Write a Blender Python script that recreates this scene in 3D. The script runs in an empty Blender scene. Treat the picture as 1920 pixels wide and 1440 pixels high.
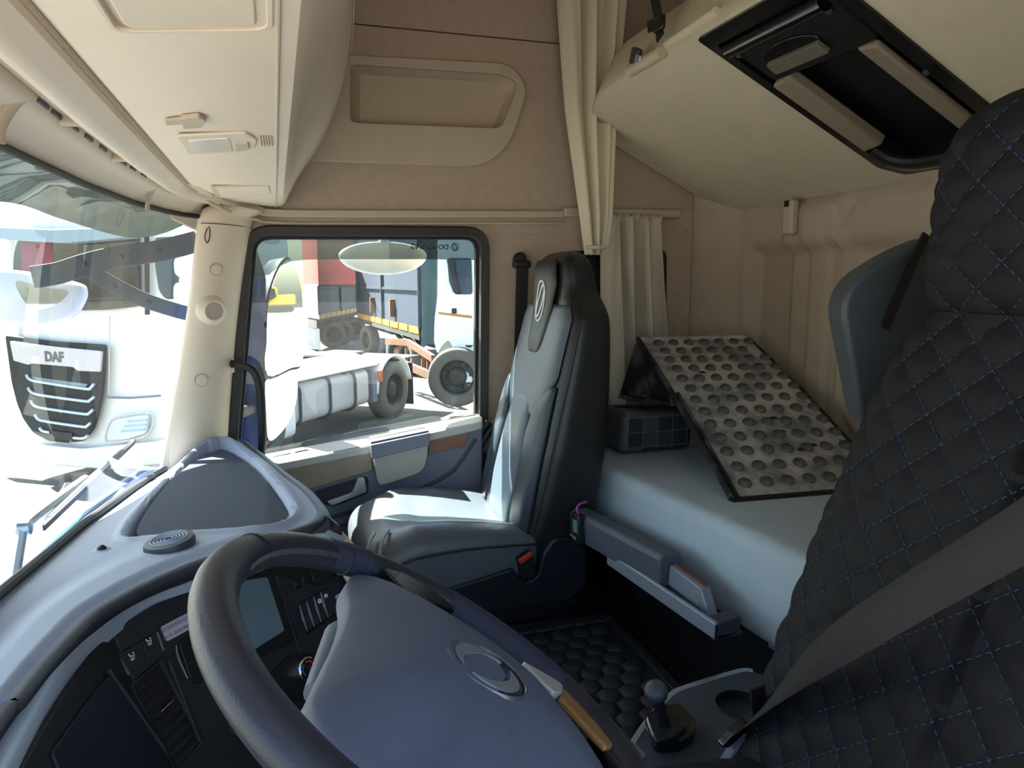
import bpy, bmesh, math, random
from mathutils import Vector as V, Matrix

random.seed(7)
scene = bpy.context.scene
COL = scene.collection
R = math.radians
PI = math.pi

# ------------------------------------------------------------------ camera
# x = towards the rear of the cab, y = towards the passenger door, z = up, metres
F_PX, CX, CY = 1331.0, 960.0, 720.0
PITCH, YAW = R(8.1), R(18.3)
CAM = V((0.0, 0.0, 1.0))
cam_d = bpy.data.cameras.new('camera')
cam_d.sensor_width = 36.0
cam_d.lens = F_PX / 1920.0 * 36.0
cam_d.clip_start = 0.02
cam_d.clip_end = 500
cam = bpy.data.objects.new('camera', cam_d)
COL.objects.link(cam)
cam.location = CAM
cam.rotation_euler = (PI / 2 - PITCH, 0, -YAW)
scene.camera = cam
FWD = V((math.sin(YAW) * math.cos(PITCH), math.cos(YAW) * math.cos(PITCH), -math.sin(PITCH)))
RGT = V((math.cos(YAW), -math.sin(YAW), 0))
UPV = RGT.cross(FWD)

def ray(px, py):
    return RGT * ((px - CX) / F_PX) + UPV * ((CY - py) / F_PX) + FWD

def at(px, py, X=None, Y=None, Z=None):
    """point of a real plane (X, Y or Z constant) that is seen at a pixel"""
    d = ray(px, py)
    t = X / d.x if X is not None else (Y / d.y if Y is not None else (Z - 1.0) / d.z)
    return CAM + d * t

def on(px, py, P, n):
    d = ray(px, py)
    t = (V(P) - CAM).dot(V(n)) / d.dot(V(n))
    return CAM + d * t

# ------------------------------------------------------------------ light
SUN_DIR = V((-0.42, 0.60, 0.85)).normalized()      # towards the sun
w = bpy.data.worlds.new('world')
scene.world = w
w.use_nodes = True
nt = w.node_tree
nt.nodes.clear()
sky = nt.nodes.new('ShaderNodeTexSky')
sky.sky_type = 'NISHITA'
sky.sun_disc = False
sky.sun_elevation = math.asin(SUN_DIR.z)
sky.sun_rotation = math.atan2(SUN_DIR.x, SUN_DIR.y)
sky.air_density = 1.2
sky.dust_density = 2.2
sky.ozone_density = 1.2
bg = nt.nodes.new('ShaderNodeBackground')
bg.inputs['Strength'].default_value = 0.42
wo = nt.nodes.new('ShaderNodeOutputWorld')
nt.links.new(sky.outputs[0], bg.inputs[0])
nt.links.new(bg.outputs[0], wo.inputs[0])
sd = bpy.data.lights.new('sun', 'SUN')
sd.energy = 46.0
sd.angle = R(0.53)
sd.color = (1.0, 0.95, 0.88)
sun = bpy.data.objects.new('sun', sd)
COL.objects.link(sun)
sun.rotation_euler = (-SUN_DIR).to_track_quat('-Z', 'Y').to_euler()
sun.location = (0, 6, 12)
scene.view_settings.view_transform = 'Standard'
scene.view_settings.look = 'None'
scene.view_settings.gamma = 1.0
scene.view_settings.use_curve_mapping = False
scene.view_settings.exposure = 0.55

# ------------------------------------------------------------------ materials
def srgb(h):
    if isinstance(h, str):
        h = [int(h[i:i + 2], 16) / 255 for i in (0, 2, 4)]
    return tuple(((c / 12.92) if c <= 0.04045 else ((c + 0.055) / 1.055) ** 2.4) for c in h)

MATS = {}
def mat(name, col, rough=0.6, metal=0.0, var=0.0, vscale=8.0, bump=0.0, bscale=60.0, col2=None,
        coat=0.0, spec=0.5, sheen=0.0, emit=0.0, stretch=None, sharp=None):
    if name in MATS:
        return MATS[name]
    m = bpy.data.materials.new(name)
    m.use_nodes = True
    n = m.node_tree
    b = n.nodes['Principled BSDF']
    c = srgb(col)
    b.inputs['Base Color'].default_value = (*c, 1)
    b.inputs['Roughness'].default_value = rough
    b.inputs['Metallic'].default_value = metal
    b.inputs['Specular IOR Level'].default_value = spec
    b.inputs['Coat Weight'].default_value = coat
    b.inputs['Sheen Weight'].default_value = sheen
    tc = n.nodes.new('ShaderNodeTexCoord')
    vec = tc.outputs['Object']
    if stretch:
        mp = n.nodes.new('ShaderNodeMapping')
        mp.inputs['Scale'].default_value = stretch
        n.links.new(vec, mp.inputs['Vector'])
        vec = mp.outputs[0]
    if var or col2:
        t = n.nodes.new('ShaderNodeTexNoise')
        t.inputs['Scale'].default_value = vscale
        t.inputs['Detail'].default_value = 6
        t.inputs['Roughness'].default_value = 0.62
        n.links.new(vec, t.inputs['Vector'])
        r = n.nodes.new('ShaderNodeValToRGB')
        lo, hi = sharp if sharp else (0.3, 0.7)
        r.color_ramp.elements[0].position = lo
        r.color_ramp.elements[1].position = hi
        c2 = srgb(col2) if col2 else tuple(min(1, x * (1 + var)) for x in c)
        c1 = c if col2 else tuple(x * (1 - var) for x in c)
        r.color_ramp.elements[0].color = (*c1, 1)
        r.color_ramp.elements[1].color = (*c2, 1)
        n.links.new(t.outputs[0], r.inputs[0])
        n.links.new(r.outputs[0], b.inputs['Base Color'])
    if bump:
        t2 = n.nodes.new('ShaderNodeTexNoise')
        t2.inputs['Scale'].default_value = bscale
        t2.inputs['Detail'].default_value = 3
        n.links.new(vec, t2.inputs['Vector'])
        bp = n.nodes.new('ShaderNodeBump')
        bp.inputs['Strength'].default_value = bump
        bp.inputs['Distance'].default_value = 0.004
        n.links.new(t2.outputs[0], bp.inputs['Height'])
        n.links.new(bp.outputs[0], b.inputs['Normal'])
    if emit:
        b.inputs['Emission Color'].default_value = (*c, 1)
        b.inputs['Emission Strength'].default_value = emit
    MATS[name] = m
    return m

def glass(name, tint, dust=0.05, dcol='d8dcd4', vstretch=(3, 3, 0.6), refl=0.03, flat=False):
    m = bpy.data.materials.new(name)
    m.use_nodes = True
    n = m.node_tree
    n.nodes.clear()
    L = n.links.new
    tr = n.nodes.new('ShaderNodeBsdfTransparent')
    tr.inputs[0].default_value = (*srgb(tint), 1)
    gl = n.nodes.new('ShaderNodeBsdfGlossy')
    gl.inputs['Roughness'].default_value = 0.01
    lw = n.nodes.new('ShaderNodeLayerWeight')
    pw = n.nodes.new('ShaderNodeMath'); pw.operation = 'POWER'; pw.inputs[1].default_value = 5
    fr = n.nodes.new('ShaderNodeMath'); fr.operation = 'MULTIPLY_ADD'; fr.inputs[1].default_value = 0.8; fr.inputs[2].default_value = refl
    L(lw.outputs['Facing'], pw.inputs[0]); L(pw.outputs[0], fr.inputs[0])
    mx = n.nodes.new('ShaderNodeMixShader')
    L(fr.outputs[0], mx.inputs[0]); L(tr.outputs[0], mx.inputs[1]); L(gl.outputs[0], mx.inputs[2])
    df = n.nodes.new('ShaderNodeBsdfDiffuse'); df.inputs[0].default_value = (*srgb(dcol), 1)
    tl = n.nodes.new('ShaderNodeBsdfTranslucent'); tl.inputs[0].default_value = (*srgb(dcol), 1)
    dm = n.nodes.new('ShaderNodeMixShader'); dm.inputs[0].default_value = 0.6
    L(df.outputs[0], dm.inputs[1]); L(tl.outputs[0], dm.inputs[2])
    tc = n.nodes.new('ShaderNodeTexCoord')
    mp = n.nodes.new('ShaderNodeMapping'); mp.inputs['Scale'].default_value = vstretch
    ns = n.nodes.new('ShaderNodeTexNoise'); ns.inputs['Scale'].default_value = 5; ns.inputs['Detail'].default_value = 7
    ns.inputs['Roughness'].default_value = 0.7
    L(tc.outputs['Object'], mp.inputs[0]); L(mp.outputs[0], ns.inputs['Vector'])
    mr = n.nodes.new('ShaderNodeMapRange')
    mr.inputs[1].default_value = 0.35; mr.inputs[2].default_value = 0.75
    mr.inputs[3].default_value = dust * (0.9 if flat else 0.35); mr.inputs[4].default_value = dust * (1.1 if flat else 1.8)
    L(ns.outputs[0], mr.inputs[0])
    m2 = n.nodes.new('ShaderNodeMixShader')
    L(mr.outputs[0], m2.inputs[0]); L(mx.outputs[0], m2.inputs[1]); L(dm.outputs[0], m2.inputs[2])
    o = n.nodes.new('ShaderNodeOutputMaterial')
    L(m2.outputs[0], o.inputs[0])
    MATS[name] = m
    return m

# ------------------------------------------------------------------ mesh helpers: every shape is (verts, faces)
def join(*vf):
    v, f = [], []
    for a, b in vf:
        k = len(v)
        v += [V(p) for p in a]
        f += [[i + k for i in q] for q in b]
    return v, f

def prism(pts, vec):
    pts = [V(p) for p in pts]
    n = len(pts)
    vec = V(vec)
    v = pts + [p + vec for p in pts]
    f = [list(range(n))[::-1], list(range(n, 2 * n))]
    f += [[i, (i + 1) % n, (i + 1) % n + n, i + n] for i in range(n)]
    return v, f

def box(c, s, rot=None):
    c = V(c); hx, hy, hz = s[0] / 2, s[1] / 2, s[2] / 2
    v = [V((x, y, z)) for x in (-hx, hx) for y in (-hy, hy) for z in (-hz, hz)]
    if rot is not None:
        v = [rot @ p for p in v]
    v = [p + c for p in v]
    return v, [[0, 1, 3, 2], [4, 6, 7, 5], [0, 4, 5, 1], [2, 3, 7, 6], [0, 2, 6, 4], [1, 5, 7, 3]]

def beam(a, b, wd, ht, upv=(0, 0, 1)):
    a, b = V(a), V(b)
    t = (b - a).normalized()
    s = t.cross(V(upv)).normalized()
    u = s.cross(t).normalized()
    q = [s * wd / 2 + u * ht / 2, s * -wd / 2 + u * ht / 2, s * -wd / 2 - u * ht / 2, s * wd / 2 - u * ht / 2]
    return prism([a + k for k in q], b - a)

def rpoly(pts, r, n=5):
    """round the corners of a planar polygon"""
    pts = [V(p) for p in pts]
    out = []
    m = len(pts)
    for i, p in enumerate(pts):
        rr = r[i] if isinstance(r, (list, tuple)) else r
        a, b = pts[i - 1] - p, pts[(i + 1) % m] - p
        if rr <= 0:
            out.append(p); continue
        da = min(rr, a.length * 0.49); db = min(rr, b.length * 0.49)
        pa, pb = p + a.normalized() * da, p + b.normalized() * db
        for k in range(n + 1):
            t = k / n
            out.append(pa * (1 - t) ** 2 + p * 2 * t * (1 - t) + pb * t ** 2)
    return out

def plate(outer, holes, vec):
    """planar polygon with holes, extruded by vec"""
    bm = bmesh.new()
    for lp in [outer] + list(holes):
        vs = [bm.verts.new(V(p)) for p in lp]
        for i in range(len(vs)):
            bm.edges.new((vs[i - 1], vs[i]))
    bmesh.ops.triangle_fill(bm, use_beauty=True, use_dissolve=False, edges=bm.edges[:])
    g = bmesh.ops.extrude_face_region(bm, geom=bm.faces[:] + bm.edges[:] + bm.verts[:])
    bmesh.ops.translate(bm, vec=V(vec), verts=[e for e in g['geom'] if isinstance(e, bmesh.types.BMVert)])
    bmesh.ops.recalc_face_normals(bm, faces=bm.faces[:])
    bm.verts.index_update()
    r = [v.co.copy() for v in bm.verts], [[v.index for v in f.verts] for f in bm.faces]
    bm.free()
    return r

def frames(path, closed=False, upv=None):
    n = len(path)
    T = []
    for i in range(n):
        if closed:
            t = path[(i + 1) % n] - path[i - 1]
        else:
            t = path[min(i + 1, n - 1)] - path[max(i - 1, 0)]
        T.append(t.normalized())
    out = []
    u = V(upv) if upv else (V((0, 0, 1)) if abs(T[0].z) < 0.9 else V((1, 0, 0)))
    for i in range(n):
        if upv:
            u = V(upv)
        s = T[i].cross(u).normalized()
        u2 = s.cross(T[i]).normalized()
        if not upv:
            u = u2
        out.append((s, u2))
    return out

def sweep(path, prof, closed=False, upv=None, caps=True, scale=None):
    """sweep a closed 2-D profile (side, up) along a path"""
    path = [V(p) for p in path]
    fr = frames(path, closed, upv)
    m = len(prof)
    v, f = [], []
    for i, p in enumerate(path):
        s, u = fr[i]
        k = scale[i] if scale else 1.0
        v += [p + s * a * k + u * b * k for a, b in prof]
    n = len(path)
    for i in range(n if closed else n - 1):
        j = (i + 1) % n
        f += [[i * m + a, i * m + (a + 1) % m, j * m + (a + 1) % m, j * m + a] for a in range(m)]
    if caps and not closed:
        f += [list(range(m))[::-1], [(n - 1) * m + a for a in range(m)]]
    return v, f

def circ(r, n=10, r2=None):
    r2 = r if r2 is None else r2
    return [(r * math.cos(2 * PI * i / n), r2 * math.sin(2 * PI * i / n)) for i in range(n)]

def tube(path, r, n=10, closed=False, r2=None, upv=None, scale=None):
    return sweep(path, circ(r, n, r2), closed, upv, True, scale)

def smoothpath(pts, k=6, closed=False):
    """Catmull-Rom"""
    pts = [V(p) for p in pts]
    n = len(pts)
    out = []
    for i in range(n if closed else n - 1):
        if closed:
            p0, p1, p2, p3 = pts[i - 1], pts[i], pts[(i + 1) % n], pts[(i + 2) % n]
        else:
            p0, p1, p2, p3 = pts[max(i - 1, 0)], pts[i], pts[i + 1], pts[min(i + 2, n - 1)]
        for j in range(k):
            t = j / k
            out.append(0.5 * ((2 * p1) + (p2 - p0) * t + (2 * p0 - 5 * p1 + 4 * p2 - p3) * t * t + (3 * p1 - p0 - 3 * p2 + p3) * t ** 3))
    if not closed:
        out.append(pts[-1])
    return out

def loft(rings, cap=True, closed=True):
    m = len(rings[0])
    v = [V(p) for r in rings for p in r]
    f = []
    for i in range(len(rings) - 1):
        for a in range(m if closed else m - 1):
            b = (a + 1) % m
            f.append([i * m + a, i * m + b, (i + 1) * m + b, (i + 1) * m + a])
    if cap and closed:
        f.append(list(range(m))[::-1])
        f.append([(len(rings) - 1) * m + a for a in range(m)])
    return v, f

def grid(fn, nu, nv):
    return loft([[fn(i / nu, j / nv) for j in range(nv + 1)] for i in range(nu + 1)], False, False)

def lathe(prof, o, axis, n=24):
    axis = V(axis).normalized()
    a = axis.orthogonal().normalized()
    b = axis.cross(a)
    rings = [[V(o) + axis * h + (a * math.cos(2 * PI * i / n) + b * math.sin(2 * PI * i / n)) * r for i in range(n)] for r, h in prof]
    return loft(rings, False)

def lerp(xs, ys, x):
    if (x - xs[0]) * (xs[-1] - xs[0]) <= 0:
        return ys[0]
    for i in range(len(xs) - 1):
        if (x - xs[i]) * (x - xs[i + 1]) <= 0:
            t = (x - xs[i]) / (xs[i + 1] - xs[i])
            return ys[i] + (ys[i + 1] - ys[i]) * t
    return ys[-1]

def sstep(a, b, x):
    t = max(0, min(1, (x - a) / (b - a)))
    return t * t * (3 - 2 * t)

ORG = {}
def O(name, vf, m, parent=None, bevel=0.0, seg=2, smooth=35, solid=0.0, sub=0, label=None, cat=None, group=None, kind=None):
    v, f = vf
    v = [V(p) for p in v]
    lo = V([min(p[i] for p in v) for i in range(3)])
    hi = V([max(p[i] for p in v) for i in range(3)])
    o = (lo + hi) / 2
    if parent is None:
        o.z = lo.z
    me = bpy.data.meshes.new(name)
    me.from_pydata([p - o for p in v], [], f)
    bm = bmesh.new(); bm.from_mesh(me)
    bmesh.ops.recalc_face_normals(bm, faces=bm.faces[:])
    bm.to_mesh(me); bm.free()
    if smooth:
        for p in me.polygons:
            p.use_smooth = True
        me.set_sharp_from_angle(angle=R(smooth))
    me.materials.append(m)
    ob = bpy.data.objects.new(name, me)
    COL.objects.link(ob)
    ORG[ob] = o
    if parent is not None:
        ob.parent = parent
        ob.location = o - ORG[parent]
    else:
        ob.location = o
    if solid:
        md = ob.modifiers.new('solid', 'SOLIDIFY'); md.thickness = solid; md.offset = 0
    if sub:
        md = ob.modifiers.new('sub', 'SUBSURF'); md.levels = sub; md.render_levels = sub
    if bevel:
        md = ob.modifiers.new('bevel', 'BEVEL'); md.width = bevel; md.segments = seg
        md.limit_method = 'ANGLE'; md.angle_limit = R(40)
    tag(ob, label, cat, group, kind)
    return ob

def tag(ob, label=None, cat=None, group=None, kind=None):
    if label: ob['label'] = label
    if cat: ob['category'] = cat
    if group: ob['group'] = group
    if kind: ob['kind'] = kind
    return ob

def thing(name, label, cat, loc, group=None, kind=None):
    e = bpy.data.objects.new(name, None)
    e.empty_display_size = 0.05
    COL.objects.link(e)
    e.location = V(loc)
    ORG[e] = V(loc)
    return tag(e, label, cat, group, kind)

def again(ob, delta, parent=None, rot=None):
    """another object of the same mesh, moved by delta"""
    c = ob.copy()
    COL.objects.link(c)
    if parent is not None:
        c.parent = parent
    c.location = ob.location + V(delta)
    ORG[c] = ORG[ob] + V(delta)
    return c

def text(body, o, u, v, h, depth=0.001, mirror=False, bold=0.0):
    """flat lettering as mesh: baseline direction u, up v"""
    cu = bpy.data.curves.new('t', 'FONT')
    cu.body = body; cu.size = h / 0.7; cu.align_x = 'CENTER'; cu.align_y = 'CENTER'; cu.offset = bold
    cu.resolution_u = 3
    ob = bpy.data.objects.new('t', cu)
    COL.objects.link(ob)
    dg = bpy.context.evaluated_depsgraph_get()
    me = bpy.data.meshes.new_from_object(ob.evaluated_get(dg))
    u, v = V(u).normalized(), V(v).normalized()
    vs = [V(o) + u * (-p.co.x if mirror else p.co.x) + v * p.co.y for p in me.vertices]
    fs = [list(p.vertices) for p in me.polygons]
    bpy.data.objects.remove(ob); bpy.data.curves.remove(cu); bpy.data.meshes.remove(me)
    return vs, fs

# ------------------------------------------------------------------ material palette
BEIGE = mat('beige_plastic', 'd9c9b3', 0.55, var=0.04, vscale=4, bump=0.05, bscale=400)
BEIGE2 = mat('beige_panel', 'bfae97', 0.6, var=0.05, vscale=6, bump=0.06, bscale=350)
FABRIC = mat('wall_fabric', 'b9a592', 0.95, var=0.06, vscale=30, bump=0.25, bscale=900, spec=0.2)
REARP = mat('rear_panel', 'baa893', 0.85, var=0.05, vscale=12, bump=0.15, bscale=700, spec=0.25)
CEIL = mat('ceiling_fabric', 'cdbda8', 0.95, var=0.04, vscale=30, spec=0.2)
BUNK = mat('bunk_fabric', 'd0c3a8', 0.95, var=0.05, vscale=15, bump=0.2, bscale=800, spec=0.2)
CURT = mat('curtain_cloth', 'd8ccb2', 0.95, var=0.06, vscale=10, bump=0.15, bscale=500, spec=0.15, stretch=(1, 1, 0.15))
CURT2 = mat('curtain_cloth_grey', 'c9beaa', 0.95, var=0.06, vscale=10, bump=0.15, bscale=500, spec=0.15, stretch=(1, 1, 0.15))
RUBBER = mat('black_rubber', '1b1a19', 0.6, var=0.15, vscale=12)
SEALM = mat('seal_rubber', '2c2825', 0.55, var=0.15, vscale=10)
BLACK = mat('black_plastic', '121316', 0.5, var=0.1, vscale=20)
BLACKG = mat('black_gloss', '0c0d10', 0.22, coat=0.3)
DASH = mat('dash_plastic', '98a0b2', 0.62, var=0.04, vscale=6, bump=0.08, bscale=500)
DASHD = mat('dash_rim', '363942', 0.5, var=0.06, vscale=8, bump=0.06, bscale=500)
LINER = mat('tray_liner', '3a404e', 0.9, var=0.12, vscale=160, bump=0.1, bscale=900)
PANELD = mat('panel_dark', '23242a', 0.55, var=0.08, vscale=15, bump=0.05, bscale=600)
SILV = mat('silver_trim', 'b9c0c8', 0.32, metal=0.75)
CHROME = mat('chrome', 'd5d8dc', 0.12, metal=1.0)
ALU = mat('grey_painted_metal', '8d939c', 0.42, metal=0.25, var=0.05, vscale=10)
DOORG = mat('door_grey', '757a88', 0.6, var=0.05, vscale=8, bump=0.06, bscale=500)
DOORD = mat('door_grey_dark', '4b4d54', 0.6, var=0.05, vscale=8)
BROWN = mat('brown_insert', '8d6250', 0.6, var=0.08, vscale=30)
LEATH = mat('black_vinyl', '1f2022', 0.38, var=0.1, vscale=10, bump=0.12, bscale=350)
LEATHG = mat('grey_vinyl', '535c66', 0.36, var=0.05, vscale=8, bump=0.1, bscale=350)
LEATHB = mat('bolster_vinyl', '313842', 0.36, var=0.06, vscale=8, bump=0.1, bscale=350)
SEATBASE = mat('seat_base_plastic', '15181f', 0.5, var=0.08, vscale=10)
MATT = mat('mattress_cloth', 'b4c0c6', 0.95, var=0.07, vscale=6, bump=0.2, bscale=600, spec=0.15)
QUILT = mat('quilt_cover', '08080b', 0.7, col2='131216', vscale=14, spec=0.3, bump=0.2, bscale=250, stretch=(1, 3, 0.6))
THREAD = mat('blue_thread', '2b3560', 0.7)
BELT = mat('belt_webbing', '262322', 0.75, var=0.1, vscale=40, bump=0.3, bscale=900)
WHEELM = mat('wheel_leather', '262831', 0.42, var=0.07, vscale=12, bump=0.12, bscale=450)
WHEELP = mat('wheel_pad', '525a6a', 0.6, var=0.04, vscale=12, bump=0.1, bscale=600)
PERF = mat('wheel_perforated', '2a2e40', 0.6, bump=0.6, bscale=500)
WHITE = mat('white_paint', 'eeeeea', 0.35, coat=0.4, var=0.03, vscale=3)
WHITED = mat('white_dusty', 'cfcdc6', 0.6, var=0.08, vscale=3)
WPRINT = mat('white_print', 'e6e6e6', 0.6)
STICK = mat('sticker_pale', 'b9b7c6', 0.6)
RED = mat('red_plastic', 'c8352b', 0.45)
DISP = mat('display_glass', '5d7581', 0.15, var=0.1, vscale=5)
DISPD = mat('display_dark', '2a2a3a', 0.35, var=0.05, vscale=5)
BLUEP = mat('blue_paint', '1d4fa3', 0.35, coat=0.3, var=0.15, vscale=5)
BLUED = mat('blue_dark', '152340', 0.5, var=0.2, vscale=6)
DUSTY = mat('dusty_rubber', '68696c', 0.9, col2='c2bcb0', vscale=9, sharp=(0.34, 0.60), bump=0.3, bscale=120)
DUSTYK = mat('dusty_stud', '3a3c44', 0.85, col2='77746c', vscale=12, sharp=(0.4, 0.7))
FLANGE = mat('dusty_black', '17181b', 0.8, col2='6d6e70', vscale=9, sharp=(0.5, 0.75))
TIRE = mat('tire_rubber', '2f2e2c', 0.9, var=0.2, vscale=8)
TIRED = mat('tire_dusty', '605c55', 0.95, var=0.15, vscale=8)
RIM = mat('wheel_rim', '34312e', 0.6, metal=0.2, var=0.15, vscale=6)
RUST = mat('rusty_steel', '6a4632', 0.85, var=0.25, vscale=9)
YEL = mat('yellow_tape', 'b07a1e', 0.6, var=0.1, vscale=8)
TREDT = mat('red_tarp', 'b02c20', 0.75, var=0.1, vscale=1.2, stretch=(1, 1, 0.3))
TBLUE = mat('trailer_blue', '18263a', 0.7, var=0.2, vscale=1.5, stretch=(2, 2, 0.25))
TBLUE2 = mat('trailer_teal', '34494e', 0.75, var=0.2, vscale=1.5, stretch=(2, 2, 0.25))
TGREY = mat('trailer_grey', '3c4047', 0.75, var=0.2, vscale=1.5, stretch=(2, 2, 0.25))
CHASS = mat('chassis_dirt', '2e2b28', 0.95, var=0.3, vscale=4)
ORANGE = mat('orange_paint', 'd2683a', 0.6, var=0.1, vscale=3)
EXYEL = mat('excavator_yellow', 'd9a430', 0.55, var=0.1, vscale=3)
GLASSD = mat('dark_glass', '20272a', 0.12, coat=0.5)
MIRR = mat('mirror_glass', 'f2f4f4', 0.02, metal=1.0)
WS_GLASS = glass('windshield_glass', 'e4ecea', dust=0.008)
WIN_GLASS = glass('window_glass', 'e8efee', dust=0.003, vstretch=(6, 6, 0.7))
TINT = glass('tinted_glass', 'a6b0b2', dust=0.004)

# ------------------------------------------------------------------ the cab shell (structure)
def S(name, vf, m, label, bevel=0.0, **k):
    return O(name, vf, m, None, bevel, label=label, kind='structure', **k)

S('floor', box((0.7, 1.3, -0.06), (2.1, 2.44, 0.08)), BLACK, 'black cab floor under the quilted mat')
S('ceiling', box((0.7, 1.3, 2.15), (2.2, 2.5, 0.06)), CEIL, 'beige cloth roof lining of the cab')
# side wall with the door opening as an inlet
YW = 2.5
wr = [(-0.30, 2.12), (1.60, 2.12), (1.60, -0.1), (0.70, -0.1), (0.70, 0.30), (0.688, 0.42), (0.716, 0.52),
      (0.735, 1.10), (0.728, 1.15), (0.70, 1.185), (0.66, 1.197), (0.0, 1.187), (-0.05, 1.175), (-0.075, 1.15), (-0.10, 1.10), (-0.22, 1.16), (-0.30, 1.2)]
phole = rpoly([at(650, 116, Y=YW), at(940, 134, Y=YW), at(980, 150, Y=YW), at(944, 248, Y=YW), at(650, 237, Y=YW)], [.015, .02, .05, .03, .02])
wall_r = S('wall_right', plate([(x, YW, z) for x, z in wr], [phole], (0, 0.06, 0)), FABRIC, 'brown cloth side wall above and behind the passenger window', 0.004)
# seam of the upper lining
O('seam', tube([at(600, 39, Y=YW - 0.001), at(665, 45, Y=YW - 0.001), at(1130, 90, Y=YW - 0.001), at(1260, 102, Y=YW - 0.001)], 0.0022, 6), mat('seam_brown', '4a3d36', .9), wall_r)
# moulded panel with an open pocket
out = rpoly([at(430, 92, Y=YW), at(955, 120, Y=YW), at(990, 165, Y=YW), at(955, 275, Y=YW), at(905, 315, Y=YW), at(430, 298, Y=YW)], [0, .05, .06, .08, .07, 0])
hol = rpoly([at(657, 123, Y=YW), at(935, 141, Y=YW), at(972, 155, Y=YW), at(938, 241, Y=YW), at(657, 230, Y=YW)], [.015, .02, .05, .03, .02])
pan = O('pocket_panel', plate(out, [hol], (0, -0.014, 0)), BEIGE2, wall_r, 0.005, label='moulded beige panel with an open storage pocket')
cen = sum(hol, V()) / len(hol)
back = [cen + (p - cen) * 0.9 + V((0.004, 0.045, -0.006)) for p in hol]
O('pocket', loft([[p + V((0, -0.013, 0)) for p in hol], hol, back], False), BEIGE2, pan, smooth=50)
O('pocket_back', prism(back, (0, 0.004, 0)), BEIGE2, pan)
# rail under the lining
rail_z = lambda x: 1.222 + (x - 0.03) * 0.028
RAILP = smoothpath([V((-.19, 2.05, 1.262)), V((-.17, 2.22, 1.258)), V((-.12, 2.38, 1.245)), V((-.05, 2.46, 1.232)), V((.04, YW - .012, 1.224)), V((.5, YW - .012, rail_z(.5))), V((1.02, YW - .012, rail_z(1.02)))], 6)
O('rail', join(sweep(RAILP, [(-.012, -.012), (.014, -.012), (.014, .012), (-.005, .016)], upv=(0, 0, 1)),
               sweep([p + V((0, .004, -.03)) for p in RAILP[6:]], circ(.006, 8), upv=(0, 0, 1))), BEIGE2, wall_r, 0.003)
O('rail', sweep([V((1.02, YW - 0.018, rail_z(1.02) + .006)), V((1.50, YW - 0.018, rail_z(1.50)))], [(-.018, -.014), (.02, -.014), (.02, .016), (-.008, .018)]), BEIGE2, wall_r, 0.004, label='curtain rail above the rear side window')
O('trim_line', tube([V((0.62, YW, 1.172)), V((1.02, YW, 1.178))], .003, 6), REARP, wall_r)
# rear side window frame behind the curtain
O('rear_window_seal', tube(rpoly([(0.985, YW, 1.10), (1.452, YW, 1.13), (1.46, YW, 0.86), (0.985, YW, 0.84)], .04), .013, 8, closed=True), RUBBER, wall_r)
O('rear_window_blind', prism(rpoly([(0.985, YW - .003, 1.10), (1.452, YW - .003, 1.13), (1.46, YW - .003, 0.86), (0.985, YW - .003, 0.84)], .04), (0, .003, 0)), BLACK, wall_r)
# coat hook beside the front curtain
hk = at(1117, 368, Y=YW - 0.01)
O('coat_hook', join(box(hk, (.022, .02, .05)), box(hk + V((0, -.022, -.015)), (.014, .03, .012))), BLACK, wall_r, .004)

# rear wall: one moulded surface with its raised and sunk fields
def rear_x(y, z):
    x = 1.715
    x -= 0.13 * (1 - sstep(0.0, 0.16, 2.5 - y))                       # turns into the side wall
    x += 0.05 * sstep(2.34, 2.28, y) * sstep(1.15, 1.10, z)     # sunk field below the ledge
    x -= 0.035 * (sstep(2.10, 2.075, y) - sstep(1.845, 1.825, y)) * sstep(1.27, 1.24, z)
    x -= 0.014 * (sstep(1.985, 1.975, y) - sstep(1.90, 1.89, y)) * sstep(1.24, 1.22, z)
    # rounded panel
    qx, qz = max(abs(y - 1.15) - (0.68 - .12), 0), max(abs(z - 0.88) - (0.36 - .12), 0)
    d = math.hypot(qx, qz) - .12
    x -= 0.018 * (sstep(0.02, 0.004, d) - sstep(-0.006, -0.024, d))
    return x
S('wall_rear', grid(lambda u, v: V((rear_x(0.1 + 2.4 * u, -0.1 + 2.22 * v), 0.1 + 2.4 * u, -0.1 + 2.22 * v)), 240, 130), REARP, 'brown moulded rear wall of the sleeper', solid=0.02, smooth=60)
S('trim_1', prism([(1.56, YW - .004, -.1), (1.60, YW - .006, -.1), (1.61, YW - .006, 1.26), (1.585, YW - .004, 1.285), (1.50, YW - .004, 1.285), (1.515, YW - .004, 1.23), (1.555, YW - .004, 1.21)], (0, .006, 0)), REARP, 'corner trim strip behind the short rear curtain', .003)
S('wall_left', join(box((1.25, 0.08, 1.0), (0.98, 0.04, 2.3)), box((0.25, 0.08, 1.93), (1.2, 0.04, .4)), box((0.25, 0.08, -0.05), (1.2, 0.04, .3))), FABRIC, 'side wall around the open driver door')
# latch on the rear wall
la = at(1482, 408, X=1.655)
lat = thing('wall_latch', 'small beige plastic latch on the rear wall below the upper bunk', 'latch', la - V((0, 0, .06)))
O('body', box(la, (.03, .05, .115)), BEIGE2, lat, .008)
O('slot', box(la + V((-.0155, .003, .045)), (.004, .02, .02)), BLACK, lat)

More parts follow.
